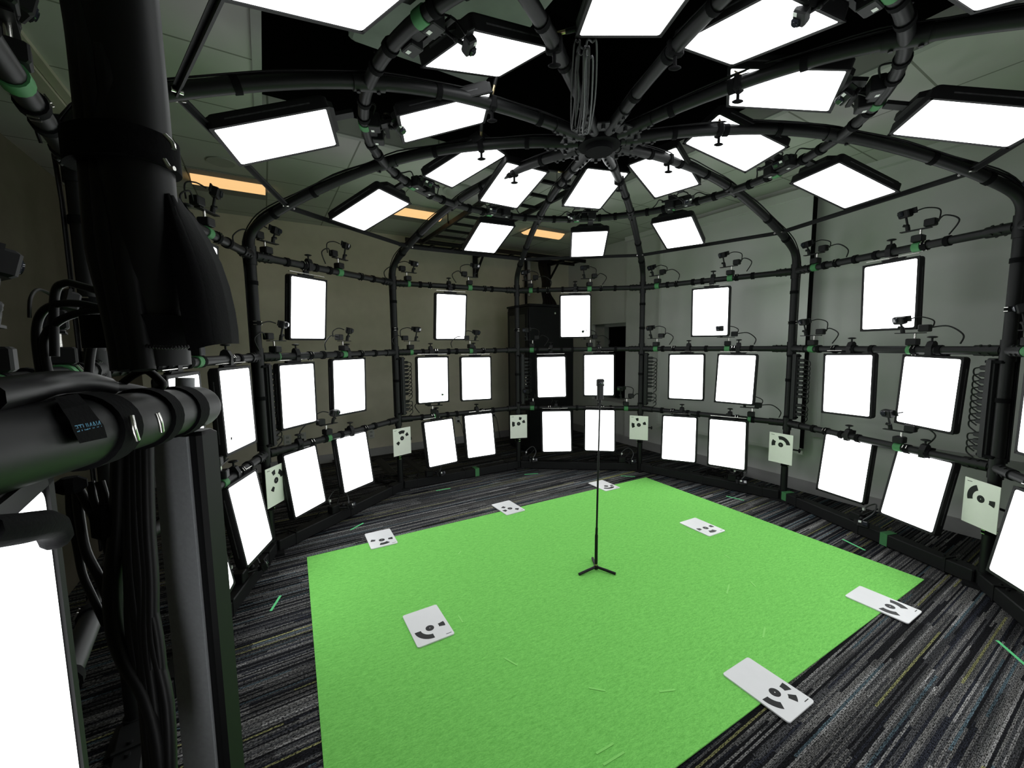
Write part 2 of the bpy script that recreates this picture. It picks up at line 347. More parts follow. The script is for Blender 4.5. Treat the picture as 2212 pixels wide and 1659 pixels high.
# ------------------------------------------------------------------ dome frame
R, Z1, Z2, Z3, RS, ZS, RR, ZR, PHI = 2.3938, 0.7654, 1.4772, 2.1914, 2.0957, 2.5121, 1.3855, 2.7494, 0.0384
PR = 0.030
def az(k):
    k = k if k <= 5 else k - 10
    return PHI + math.radians(36 * (k - 0.5))
def secaz(s):
    s = s if s <= 5 else s - 10
    return PHI + math.radians(36 * s)
def er(a): return V(math.sin(a), math.cos(a), 0)
def et(a): return V(math.cos(a), -math.sin(a), 0)
POST = {k: er(az(k)) * R for k in range(1, 11)}
P6 = V(-1.05, -2.42, 0)                       # the loose end post of the swung-out segment
POLE = at(341, 829, .435); POLE[2] = 0
def seg_ends(s):
    a = POST[s]; b = POST[s % 10 + 1]
    if s == 6: a, b = P6, POST[7]
    return a, b
dome = thing('dome_frame', 'round black pipe frame of posts, rails and ribs around the green mat', 'frame')
RIBP = [(2.394, 2.19), (2.394, 2.25), (2.388, 2.31), (2.355, 2.368), (2.29, 2.415), (2.20, 2.462), (2.096, 2.512), (1.92, 2.583), (1.75, 2.645), (1.57, 2.702), (1.386, 2.749), (1.12, 2.795), (.85, 2.818), (.5, 2.822), (.13, 2.80)]
def rib_pt(k, r):
    rs = [p[0] for p in RIBP][::-1]; zs = [p[1] for p in RIBP][::-1]
    return er(az(k)) * r + V(0, 0, float(np.interp(r, rs, zs)))
strap_mesh = MB().cyl((0, 0, -.014), (0, 0, .014), PR + .004, n=14).mesh('strap')
strap_mesh.materials.append(M['strap'])
sb = MB().cyl((0, 0, -.015), (0, 0, .015), PR + .004, n=14); nf0 = len(sb.f)
for t_ in (.5, 2.6, 4.7):
    for zz in (-.011, .011): sb.box(((PR + .006) * math.cos(t_), (PR + .006) * math.sin(t_), zz), (.004, .022, .004), np.array(Matrix.Rotation(t_, 3, 'Z')))
strap_mesh2 = sb.mesh('strap'); strap_mesh2.materials.append(M['strap']); strap_mesh2.materials.append(M['chrome'])
for pl in strap_mesh2.polygons:
    if pl.index >= nf0: pl.material_index = 1
tape_mesh = MB().cyl((0, 0, -.024), (0, 0, .024), PR + .0022, n=16).mesh('tape_band')
tape_mesh.materials.append(M['tape'])
def along(p, d):
    u, w_ = basis(d); return mat4(np.array([u, w_, unit(d)]).T, p)
def sub(name, me, parent, mw):
    o = bpy.data.objects.new(name, me); COL.objects.link(o); o.parent = parent; o.matrix_local = mw; return o
posts = {}
for k in range(1, 11):
    p = POST[k]; e, t_ = er(az(k)), et(az(k)); mb = MB()
    if k == 6:
        mb.cyl(P6 + V(0, 0, .02), P6 + V(0, 0, Z3 + .05), PR)
    else:
        mb.cyl(p + V(0, 0, .02), p + V(0, 0, Z3), PR)
    q = P6 if k == 6 else p
    po = obj('post', mb, 'pipe', dome); posts[k] = po
    for z in (Z1, Z2, Z3): obj('joint_sleeve', MB().cyl(q + V(0, 0, z - .065), q + V(0, 0, z + .065), PR + .006), 'pipe', po)
    mb = MB(); mb.box(q + V(0, 0, .012), (.16, .16, .02), ROT); mb.cyl(q + V(0, 0, .02), q + V(0, 0, .1), PR + .008)
    obj('foot_plate', mb, 'beam', po)
    for z in (1.18, 1.72, 2.0, .36):
        if k != 6: sub('strap', strap_mesh2 if z in (1.72, .36) else strap_mesh, po, along(p + V(0, 0, z), V(0, 0, 1)))
for k in range(1, 11):
    pts = [er(az(k)) * r + V(0, 0, z) for r, z in RIBP]
    if k == 6:      # rib above the door pole
        top = POLE + V(0, 0, 2.25)
        pts = [POLE + V(0, 0, 1.532), POLE + V(0, 0, 1.8), top, POLE + V(0, 0, 2.33) + unit(-POLE) * .03] + [p_ for p_, (r, z) in zip(pts, RIBP) if r < 2.25]
        pts = [p_ for p_ in pts]
    mb = MB().tube(smooth_path(pts, 3), PR, 14)
    rib = obj('rib', mb, 'pipe', dome)
    for r0, r1, bl in ((1.386 + .07, 1.386 - .07, (1.43, 1.34)), (.34, .16, (.32, .27, .2))):
        mb = MB().cyl(rib_pt(k, r0), rib_pt(k, r1), PR + .006)
        for r in bl: mb.cyl(rib_pt(k, r) - V(0, 0, .045), rib_pt(k, r) - V(0, 0, .02), .009, n=8)
        obj('joint_sleeve', mb, 'pipe', rib)
    for r in (2.2, 1.9, 1.05, .75, .45):
        d_ = rib_pt(k, r - .03) - rib_pt(k, r + .03)
        if k != 6 or r < 2: sub('strap', strap_mesh, rib, along(rib_pt(k, r), d_))
TAPES = {3: {8: [.08, .53], 9: [.105, .58], 10: [.113, .583], 1: [.118, .628], 2: [.135, .655], 7: [.12, .6], 3: [.13, .6], 6: [.60]},
         2: {7: [.12, .453], 8: [.092, .532], 9: [.107, .58], 10: [.12, .588], 1: [.118, .628], 2: [.147, .667], 3: [.12, .6], 6: [.35, .68]},
         1: {7: [.56], 8: [.38], 9: [.265], 10: [.12, .883], 1: [.792], 2: [.645], 3: [.4]},
         0: {7: [.688], 8: [.44], 9: [.26], 10: [.105, .902], 1: [.74], 2: [.52], 3: [.45]}}
rails = {}
for lv, z in ((3, Z3), (2, Z2), (1, Z1)):
    for s in (6, 7, 8, 9, 10, 1, 2, 3, 4):
        a, b = seg_ends(s); d_ = unit(b - a); L_ = np.linalg.norm(b - a); up = V(0, 0, z)
        ra = obj('rail', MB().cyl(a + d_ * .02 + up, b - d_ * .02 + up, PR - .003), 'pipe', dome); rails[(lv, s)] = ra
        for q, dd in ((a, d_), (b, -d_)):
            mb = MB().cyl(q + dd * .03 + up, q + dd * .15 + up, PR + .004)
            for k in (.075, .115):
                for an in (0.6, 2.2, 3.8): mb.cyl(q + dd * k + up, q + dd * k + up + V(0, 0, math.cos(an)) * .04 + np.cross(d_, V(0, 0, 1)) * math.sin(an) * .04, .008, n=8)
            obj('joint_sleeve', mb, 'pipe', ra)
        for f in (.19, .27, .38, .47, .69, .78):
            f2 = f + random.uniform(-.025, .025); sub('strap', strap_mesh2 if f in (.27, .69) else strap_mesh, ra, along(a + d_ * L_ * f2 + up, d_))
        for f in TAPES[lv].get(s, []): sub('tape_band', tape_mesh, ra, along(a + d_ * L_ * f + up, d_))
beam_tape = MB().box((0, 0, 0), (.05, .0935, .0935)).mesh('tape_band'); beam_tape.materials.append(M['tape'])
for s in (6, 7, 8, 9, 10, 1, 2, 3, 4):
    a, b = seg_ends(s); d_ = unit(b - a); n_ = np.cross(V(0, 0, 1), d_); L_ = np.linalg.norm(b - a)
    RB = np.array([d_, n_, V(0, 0, 1)]).T
    bo = obj('base_beam', MB().box((a + b) / 2 + V(0, 0, .052), (L_ - .06, .09, .09), RB, .006), 'beam', dome)
    for f in (.12, .5, .88):
        mb = MB().box(a + d_ * L_ * f + V(0, 0, .055), (.012, .096, .1), RB)
        for k in (-.03, .03): mb.cyl(a + d_ * (L_ * f + k) + V(0, 0, .09), a + d_ * (L_ * f + k) + V(0, 0, .108), .009, n=8)
        obj('beam_joint', mb, 'beam', bo)
    if s in (9, 2): sub('tape_band', beam_tape, bo, mat4(RB, a + d_ * L_ * (.60 if s == 9 else .63) + V(0, 0, .054)))
    if s == 2: sub('tape_band', beam_tape, bo, mat4(RB, a + d_ * .05 + V(0, 0, .054)))
for s in range(1, 11):
    pts = []
    for i in range(13):
        a_ = az(s) + math.radians(36) * i / 12; pts.append(er(a_) * RR + V(0, 0, ZR - .01))
    rg = obj('ring_segment', MB().tube(pts, PR - .002, 14), 'pipe', dome)
    for i in (2, 4, 8, 10): sub('strap', strap_mesh, rg, along(pts[i], pts[i + 1] - pts[i - 1]))
    sub('tape_band', tape_mesh, rg, along(pts[5], pts[6] - pts[4]))
for s in range(1, 11):
    a, b = rib_pt(s, RS), rib_pt(s % 10 + 1, RS); d_ = unit(b - a); off = V(0, 0, -.012)
    RB = np.array([d_, np.cross(V(0, 0, 1), d_), V(0, 0, 1)]).T
    mb = MB().box((a + b) / 2 + off, (np.linalg.norm(b - a) - .03, .006, .03), RB).box((a + b) / 2 + off + V(0, 0, .0125), (np.linalg.norm(b - a) - .03, .03, .005), RB)
    st = obj('strut', mb, 'pipe', dome)
    for q in (a + d_ * .035, b - d_ * .035): obj('bolt', MB().cyl(q + off - np.cross(V(0, 0, 1), d_) * .018, q + off + np.cross(V(0, 0, 1), d_) * .018, .008, n=8), 'chrome', st)
hub = obj('hub', MB().cyl((0, 0, 2.77), (0, 0, 2.835), .13, n=20).cyl((0, 0, 2.735), (0, 0, 2.77), .085, n=20), 'strap', dome)
for k in range(10):
    a_ = az(k + 1) + math.radians(18); mb = MB().box(er(a_) * .2 + V(0, 0, 2.79), (.07, .09, .008), np.array([et(a_), er(a_), V(0, 0, 1)]).T); mb.cyl(er(a_) * .22 + V(0, 0, 2.765), er(a_) * .22 + V(0, 0, 2.80), .012, n=8)
    obj('hub_lug', mb, 'pipe', hub)

# ------------------------------------------------------------------ light panels
PWD, PHT, TH = 0.338, 0.478, 0.055
def panel_proto(kind):
    r = thing('light_panel', 'x', 'light panel')
    mb = MB()
    poly = rrect(PWD + .034, PHT + .034, .022); R0 = np.eye(3)
    mb.prism(poly, -TH + .012, .003); mb.prism(rrect(PWD + .012, PHT + .012, .02), -TH, -TH + .012)
    # raised rim in front of the diffuser
    for c, sz in (((0, PHT / 2 + .0085, .004), (PWD + .03, .014, .006)), ((0, -PHT / 2 - .0085, .004), (PWD + .03, .014, .006)), ((PWD / 2 + .0085, 0, .004), (.014, PHT + .03, .006)), ((-PWD / 2 - .0085, 0, .004), (.014, PHT + .03, .006))): mb.box(c, sz)
    h = obj('housing', mb, 'housing', r)
    for sx in (-1, 1): obj('side_marking', MB().box((sx * (PWD / 2 + .0172), 0, -.022), (.001, .36, .006)), 'marking', h)
    mb = MB(); p2 = rrect(PWD, PHT, .012, 4); mb.add([(x, y, .0045) for x, y in p2], [tuple(range(len(p2)))])
    obj('diffuser', mb, 'diffuser', r)
    yk = PHT / 2 + .017
    if kind == 'wall':
        mb = MB().prism([(-.09, yk - .02), (.09, yk - .02), (.06, yk + .012), (-.06, yk + .012)], -.05, -.02)
        mb.box((0, yk + .03, -.034), (.045, .05, .02)).box((0, yk + .012, -.034), (.15, .006, .022))
        obj('bracket', mb, 'housing', r)
        obj('rail_glint_bar', MB().box((0, yk + .022, -.020), (.34, .004, .018)), 'chrome', r)  # bright bar added to stand in for light reflected under the rail
    elif kind == 'lower':
        mb = MB().prism([(-.15, yk - .03), (.15, yk - .03), (.10, yk + .022), (-.10, yk + .022)], -.058, -.03)
        mb.box((0, yk + .06, -.045), (.05, .10, .018))
        obj('bracket', mb, 'housing', r)
    else:
        mb = MB().prism([(-.12, -yk + .03), (.12, -yk + .03), (.07, -yk - .02), (-.07, -yk - .02)], -.058, -.03)
        mb.box((0, -yk - .05, -.045), (.05, .07, .018))
        obj('bracket', mb, 'housing', r)
    return r
def frame_of(q, a):
    r, t_, z, yaw, tilt, roll = q
    c = er(a) * r + et(a) * t_ + V(0, 0, z); aa = a + yaw; e2, t2 = er(aa), et(aa)
    N = -e2 * math.cos(tilt) + V(0, 0, math.sin(tilt)); Y = e2 * math.sin(tilt) + V(0, 0, math.cos(tilt))
    X2 = math.cos(roll) * t2 + math.sin(roll) * Y; Y2 = -math.sin(roll) * t2 + math.cos(roll) * Y
    return c, X2, Y2, N
POSES = {"T8": [2.3067, -0.2685, 1.8547, -0.0555, -0.1017, 0.0045], "T9": [2.233, -0.1308, 1.8556, -0.0244, -0.1212, -0.0007], "T10": [2.2117, -0.0423, 1.8686, -0.0538, -0.0037, 0.0029], "T1": [2.2228, 0.0248, 1.8574, -0.0575, -0.068, -0.0067], "T2": [2.2853, 0.0623, 1.8742, -0.0558, -0.0258, 0.012], "M8a": [2.2786, -0.4317, 1.1698, -0.1405, -0.0093, 0.0027], "M8b": [2.268, 0.0864, 1.188, 0.0717, -0.0415, 0.0034], "M9a": [2.2098, -0.3638, 1.1747, -0.0737, -0.0012, -0.0122], "M9b": [2.2115, 0.1496, 1.1629, 0.1313, 0.0172, -0.0065], "M10a": [2.215, -0.3249, 1.1505, -0.1893, 0.0606, 0.0093], "M10b": [2.2152, 0.2372, 1.1706, 0.0749, 0.0124, 0.0078], "M1a": [2.2123, -0.1968, 1.1715, -0.1833, 0.0022, 0.0088], "M1b": [2.209, 0.2904, 1.1734, 0.043, 0.103, -0.0054], "M2a": [2.2472, -0.1716, 1.1905, -0.1475, 0.0123, 0.0244], "M2b": [2.2861, 0.3518, 1.1843, 0.0778, 0.019, -0.03], "B8a": [2.2366, -0.451, 0.4879, -0.189, 0.1512, -0.0025], "B8b": [2.2365, 0.0779, 0.4987, 0.0268, 0.1455, 0.0029], "B9a": [2.1903, -0.3045, 0.4807, -0.1361, 0.1818, 0.0108], "B9b": [2.1928, 0.1745, 0.5025, 0.0566, 0.1518, 0.012], "B10a": [2.173, -0.2633, 0.4942, -0.1183, 0.1804, 0.0004], "B10b": [2.1716, 0.2482, 0.513, 0.0767, 0.1754, -0.0009], "B1a": [2.1759, -0.2414, 0.4852, -0.2357, 0.1451, 0.008], "B1b": [2.1809, 0.2438, 0.5021, 0.0233, 0.0479, 0.0202], "B2a": [2.249, -0.1525, 0.5088, -0.1313, 0.1119, -0.0129], "B2b": [2.2252, 0.3685, 0.5035, 0.0915, 0.2254, 0.0029], "U7": [0.9582, -0.1095, 2.7895, -0.2345, -1.2597, 0.2782], "U8": [0.9196, -0.074, 2.8001, -0.3251, -1.2667, 0.3627], "U9": [0.8328, -0.1475, 2.7746, 0.1055, -1.3089, -0.0858], "U10": [0.7972, 0.0403, 2.7948, -0.3533, -1.3167, -0.0184], "U1": [0.79, 0.0964, 2.8036, -0.2285, -1.3238, 0.2261], "U2": [0.868, 0.1134, 2.8043, -0.0262, -1.2438, 0.0633], "U3": [0.9405, 0.125, 2.807, -0.0295, -1.2624, 0.0764], "U4": [0.9953, 0.088, 2.7876, 0.0858, -1.3026, 0.0532], "U5": [1.0677, -0.0303, 2.7957, -0.0799, -1.3725, -0.0592], "U6": [0.939, 0.0329, 2.8658, -0.1509, -1.2501, 0.1951], "L6": [1.7519, -0.1138, 2.6053, -0.0731, -1.2261, -0.0106], "L5": [1.67, 0.0, 2.578, 0.0, -1.26, 0.0], "L7": [1.7541, -0.2348, 2.5634, -0.0085, -1.2522, -0.0642], "L3": [1.738, -0.0561, 2.5553, -0.0247, -1.2796, -0.058], "L4": [1.744, -0.0984, 2.5828, 0.0959, -1.2479, 0.0223], "L8": [1.7057, -0.1616, 2.574, -0.0094, -1.2566, -0.0042], "L9": [1.6613, 0.052, 2.5899, 0.0258, -1.2394, 0.0251], "L10": [1.671, 0.0639, 2.5652, 0.0162, -1.2798, -0.0017], "L1": [1.6617, -0.1144, 2.5757, -0.072, -1.2633, -0.0074], "L2": [1.6934, 0.1533, 2.5838, 0.0291, -1.2614, -0.015]}
for s in (3, 4, 7):
    POSES['T%d' % s] = [2.235, -.04, 1.862, -.04, -.05, 0]
    POSES['M%da' % s] = [2.235, -.28, 1.175, -.12, .01, 0]; POSES['M%db' % s] = [2.235, .26, 1.178, .07, .02, 0]
    POSES['B%da' % s] = [2.2, -.26, .49, -.14, .16, 0]; POSES['B%db' % s] = [2.2, .24, .5, .06, .15, 0]
ROWN = {'T': ('top row under the upper rail', 'light panels hanging in the top row'), 'M': ('middle row under the waist-high rail', 'light panels hanging in the middle row'),
        'B': ('tilted bottom row near the floor', 'light panels tilted in the bottom row'), 'L': ('outer overhead ring', 'light panels of the outer overhead ring'), 'U': ('inner overhead ring around the hub', 'light panels of the inner overhead ring')}
protos = {}; placed = []; panels = {k: [] for k in 'TMBLU'}
for key, q in POSES.items():
    row = key[0]; s = int(''.join(ch for ch in key if ch.isdigit())); kind = {'T': 'wall', 'M': 'wall', 'B': 'wall', 'L': 'lower', 'U': 'upper'}[row]
    c, X, Y, N = frame_of(q, secaz(s)); mw = mat4(np.array([X, Y, N]).T, c)
    if kind not in protos:
        protos[kind] = panel_proto(kind); o = protos[kind]; o.matrix_world = mw; o['group'] = ROWN[row][1]
    else:
        o = dup(protos[kind], mw, 'x', ROWN[row][1])
    cs = [proj(c + X * sx * PWD / 2 + Y * sy * PHT / 2) for sx in (-1, 0, 1) for sy in (-1, 0, 1)]
    vis = any(0 < x < IW and 0 < y < IH and z > .1 for x, y, z in cs)
    panels[row].append((o, proj(c)[0], vis, key)); placed.append((o, row, s, c, X, Y, N, mw))
for o, row, s, c, X, Y, N, mw in placed:     # the clamp that carries each panel
    if row in 'TMB':
        a, b = seg_ends(s); d_ = unit(b - a); z = {'T': Z3, 'M': Z2, 'B': Z1}[row]
        topc = c + Y * (PHT / 2 + .04); tt = float((topc - a) @ d_); pr = a + d_ * tt + V(0, 0, z - topc[2] * 0)
        RB = np.array([d_, np.cross(V(0, 0, 1), d_), V(0, 0, 1)]).T
        mb = MB().prism([(-.030, -.034), (.030, -.034), (.034, .01), (.022, .05), (.006, .062), (-.016, .055), (-.034, .02)], -.018, .018, (np.array([RB[:, 1], RB[:, 2], RB[:, 0]]).T, pr))
        inv = np.linalg.inv(np.array(mw))
        loc = Matrix(inv.tolist())
        cl = obj('clamp', mb, 'plastic', o, loc)
        hb = MB().cyl(pr + V(0, 0, .055), pr + V(0, 0, .082), .006, n=8).ball(pr + V(0, 0, .088), .013, 10, (2.2, 2.2, .6))
        obj('clamp_handle', hb, 'plastic', cl)
    elif row == 'U':
        cor = c + X * PWD / 2 + Y * PHT / 2; k = s % 10 + 1
        r_ = max(.42, float(np.hypot(cor[0], cor[1])) + .02); pr = rib_pt(k, r_); dr = unit(rib_pt(k, r_ + .05) - rib_pt(k, r_ - .05))
        e1 = unit(np.cross(V(0, 0, 1), dr)); RB = np.array([dr, e1, np.cross(dr, e1)]).T
        loc = Matrix(np.linalg.inv(np.array(mw)).tolist())
        mb = MB().box(pr + RB @ V(0, 0, .0), (.036, .072, .068), RB, .008).cyl(pr + RB @ V(0, 0, -.035), pr + RB @ V(0, 0, -.075), .008, n=8)
        mb.ball(pr + RB @ V(0, 0, -.08), .012, 10, (2.4, 1, .8))
        cl = obj('clamp', mb, 'matte', o, loc)
        tp = cor - N * .02 + V(0, 0, .0); lo = pr + V(0, 0, .04); mid = lo + (tp - lo) * .45
        obj('spigot', MB().cyl(lo, mid, .0085, n=10), 'brass', cl)
        obj('ball_head', MB().cyl(mid, tp, .011, n=10).ball(tp, .015), 'plastic', cl)
for row, L_ in panels.items():
    vis = sorted([p for p in L_ if p[2]], key=lambda p: p[1])
    for i, p in enumerate(vis):
        if row in 'LU': p[0]['label'] = 'bright square light panel of the %s, %s' % (ROWN[row][0], ordinal(i, len(vis)))
        else: p[0]['label'] = 'bright upright light panel in the %s, %s' % (ROWN[row][0], ordinal(i, len(vis)))
    for p in L_:
        if not p[2]: p[0]['label'] = 'light panel in the %s, outside the edge of the photo' % ROWN[row][0]
# ------------------------------------------------------------------ green mat and things on the floor
def quad_slab(pts, z0, z1):
    return MB().prism([(p[0], p[1]) for p in pts], z0, z1)
MAT = [V(.833, 1.967), V(2.095, -.032)]; sd = V(-2.929, -1.917)
mc = [MAT[0], MAT[1], MAT[1] + sd, MAT[0] + sd]
ctr = sum(mc) / 4; ang = math.atan2(sd[1], sd[0])
loc2 = [(float((p - ctr) @ V(math.cos(ang), math.sin(ang))), float((p - ctr) @ V(-math.sin(ang), math.cos(ang)))) for p in mc]
mo = obj('green_mat', MB().prism(loc2[::-1], 0.0, .005), 'felt'); mo.location = (ctr[0], ctr[1], 0.0005); mo.rotation_euler = (0, 0, ang)
tag(mo, 'large rectangular bright green felt mat lying on the striped carpet', 'mat')
def strip(p, q, z, w_, m, name, label, group):
    p = V(*p, z); q = V(*q, z); d_ = unit(q - p); Rm = np.array([d_, np.cross(V(0, 0, 1), d_), V(0, 0, 1)]).T
    o = obj(name, MB().box((0, 0, .0006), (np.linalg.norm(q - p), w_, .0012)), m); o.matrix_world = mat4(Rm, (p + q) / 2); return tag(o, label, 'tape', group)
FT = [((-1.966, -.549), (-2.002, -.403), 'left of the mat, nearest the door'), ((-1.983, .509), (-1.931, .646), 'beyond the left corner of the mat'), ((-1.491, 1.462), (-1.353, 1.538), 'at the far left, below the second post'),
      ((-.568, 2.039), (-.408, 2.08), 'at the back, in front of the black cabinet'), ((.561, 2.025), (.719, 1.997), 'by the far corner of the mat'), ((1.49, 1.415), (1.61, 1.309), 'right of the mat, the farthest on that side'),
      ((1.979, .521), (2.019, .35), 'right of the mat, near the floor camera'), ((1.968, -.582), (1.92, -.76), 'at the right edge of the photo')]
for p, q, lb in FT: strip(p, q, .0006, .014, 'floortape', 'tape_strip', 'bright green tape strip on the carpet ' + lb, 'tape strips on the carpet')
MT = [((-.985, .136), (-.975, .19), 'far left part'), ((.764, -.254), (.822, -.154), 'right part, below the far right card'), ((.782, -.632), (.833, -.552), 'right part, above the near right card'), ((-.163, -.999), (-.091, -1.01), 'near middle, left of its twin'),
      ((.146, -1.002), (.219, -.988), 'near middle, right of its twin'), ((-.17, -1.297), (-.098, -1.253), 'near edge, upper of two parallel strips'), ((-.15, -1.338), (-.064, -1.285), 'near edge, lower of two parallel strips'),
      ((-.557, -.844), (-.49, -.887), 'left of the near middle'), ((-.849, -.54), (-.812, -.597), 'beside the nearest left card'), ((.955, .226), (.974, .176), 'right of the stand'), ((.974, -.111), (.978, -.171), 'right of the stand, nearer'),
      ((.096, 1.0), (.173, 1.004), 'behind the stand'), ((.81, .589), (.838, .533), 'below the card at the middle right'), ((-.08, -1.375), (-.03, -1.345), 'bottom edge of the photo')]
for p, q, lb in MT: strip(p, q, .0062, .009, 'mattape', 'tape_strip', 'thin pale green tape strip on the mat, ' + lb, 'tape strips on the green mat')

def marker_parts(parent, cx, cy, z, segs):
    def arc(a0, a1, r0=.050, r1=.084):
        n = max(3, int(abs(a1 - a0) / 8)); A = [math.radians(a0 + (a1 - a0) * i / n) for i in range(n + 1)]
        return [(cx + r1 * math.sin(a), cy + r1 * math.cos(a)) for a in A] + [(cx + r0 * math.sin(a), cy + r0 * math.cos(a)) for a in A[::-1]]
    dot = obj('printed_dot', MB().prism([(cx + .023 * math.cos(2 * PI * i / 28), cy + .023 * math.sin(2 * PI * i / 28)) for i in range(28)], z, z + .0005), 'ink', parent)
    obj('dot_centre', MB().prism([(cx + .0026 * math.cos(2 * PI * i / 10), cy + .0026 * math.sin(2 * PI * i / 10)) for i in range(10)], z + .0005, z + .0009), 'sticker', dot)
    for a0, a1 in segs:
        obj('printed_arc', MB().prism(arc(a0, a1)[::-1], z, z + .0005), 'ink', parent)
    obj('printed_line', MB().box((-.075, .125, z + .0002), (.030, .0035, .0004)), 'plastic2', parent)
PLATES = [('A', (-1.002, -.63), -55.8, [(0, 92), (258, 285)], 'nearest left one, left of the stand'),
          ('B', (.629, -.955), -56.5, [(38, 95), (262, 290), (310, 336)], 'nearest one, half on the carpet'),
          ('C', (1.622, -.31), -56.5, [(252, 318), (42, 108)], 'over the right corner of the mat'),
          ('D', (.971, .681), -58, [(258, 285), (85, 112), (-26, 30)], 'on the middle right of the mat'),
          ('E', (.311, 1.665), -57.5, [(-50, 60), (268, 292)], 'farthest one, behind the stand'),
          ('F', (-.685, 1.019), -54, [(-62, -32), (60, 90), (130, 160)], 'on the far mat edge left of the stand'),
          ('G', (-1.657, .353), -57, [(-36, 22), (262, 288), (96, 122)], 'by the left corner of the mat')]
for nm, c, an, segs, lb in PLATES:
    an = math.radians(an); Y = V(math.cos(an), math.sin(an), 0); X = np.cross(Y, V(0, 0, 1)); onmat = nm in 'AD'
    base = .0062
    o = thing('target_card', 'white floor card with black marks, ' + lb, 'target card', mat4(np.array([X, Y, V(0, 0, 1)]).T, V(c[0], c[1], base)), 'coded cards lying on the floor')
    obj('card', MB().prism(rrect(.203, .289, .012), 0, .006), 'plate', o)
    marker_parts(o, 0, .035, .006, segs)
SHEETS = {8: [(-32, -5), (28, 80), (203, 228)], 9: [(-32, 26), (48, 76), (212, 240)], 10: [(244, 292), (4, 30), (56, 84)], 1: [(240, 286), (-28, -4), (58, 86)], 2: [(255, 300), (-18, 82)], 3: [(252, 338), (80, 108)]}
SH_T = {8: .013, 9: -.002, 10: -.008, 1: -.009, 2: -.015, 3: -.002}; SH_Z = {8: .533, 9: .54, 10: .54, 1: .538, 2: .522, 3: .532}
SHL = {8: 'first post from the left', 9: 'second post from the left', 10: 'post left of the dark window', 1: 'post just right of the dark window', 2: 'second post from the right', 3: 'rightmost post'}
for k, segs in SHEETS.items():
    a = az(k); X = et(a); N = -er(a); c = er(a) * (R - .062) + X * SH_T[k] + V(0, 0, SH_Z[k])
    o = thing('target_sheet', 'white upright card with black marks on the ' + SHL[k], 'target sheet', mat4(np.array([X, V(0, 0, 1), N]).T, c), 'coded cards clamped to the posts')
    obj('card', MB().box((0, 0, 0), (.212, .289, .004)), 'paper', o)
    marker_parts(o, 0, .035, .0022, segs)
    mb = MB().box((0, .0, -.036), (.06, .05, .075), None, .006)
    cl = obj('clamp', mb, 'plastic', o)
    obj('clamp_knob', MB().cyl((.02, 0, -.04), (.135, 0, -.05), .008, n=8).ball((.14, 0, -.05), .014, 10, (.7, 1.6, 1)), 'plastic', cl)

# stand with the two-lens camera on top
st = thing('monopod_stand', 'slim black telescopic stand on three feet in the middle of the mat', 'stand', Matrix.Translation((0, -.02, .006)))
mb = MB().cyl((0, 0, .045), (.001, 0, .25), .0105, n=14).cyl((.001, 0, .25), (.002, -.003, .30), .0085).cyl((.002, -.003, .3), (.008, -.012, .8), .0065).cyl((.008, -.012, .8), (.013, -.02, 1.18), .0052)
obj('pole', mb, 'plastic', st)
obj('collar', MB().cyl((0, 0, .03), (0, 0, .047), .008, n=12), 'brass', st)
obj('foot_hub', MB().cyl((0, 0, .008), (0, 0, .032), .014, n=14), 'plastic', st)
for e in ((-.122, -.076), (.122, -.058), (-.006, .137)):
    obj('leg', MB().tube([(0, 0, .022), (e[0] * .5, e[1] * .5, .016), (e[0], e[1], .009)], [.009, .0095, .009], 10), 'plastic', st)
pc = thing('panoramic_camera', 'small dark two-lens camera on top of the slim stand', 'camera', mat4(np.array([V(.94, .34, 0), V(-.34, .94, 0), V(0, 0, 1)]).T, V(.014, -.042, 1.185)))
obj('grip', MB().prism(rrect(.043, .026, .010), 0, .088), 'plastic2', pc)
hd = obj('head', MB().prism(rrect(.050, .030, .010), .088, .128).prism(rrect(.044, .024, .009), .128, .133), 'plastic2', pc)
obj('lens', MB().cyl((-.006, -.015, .108), (-.006, -.023, .108), .0135, n=18).ball((-.006, -.021, .108), .0105, 12, (1, .6, 1)), 'lens', pc)
obj('status_window', MB().box((.0155, -.0155, .108), (.008, .002, .016)), 'sticker', pc)
obj('shoe', MB().cyl((0, 0, -.02), (0, 0, 0), .009, n=12), 'plastic', pc)

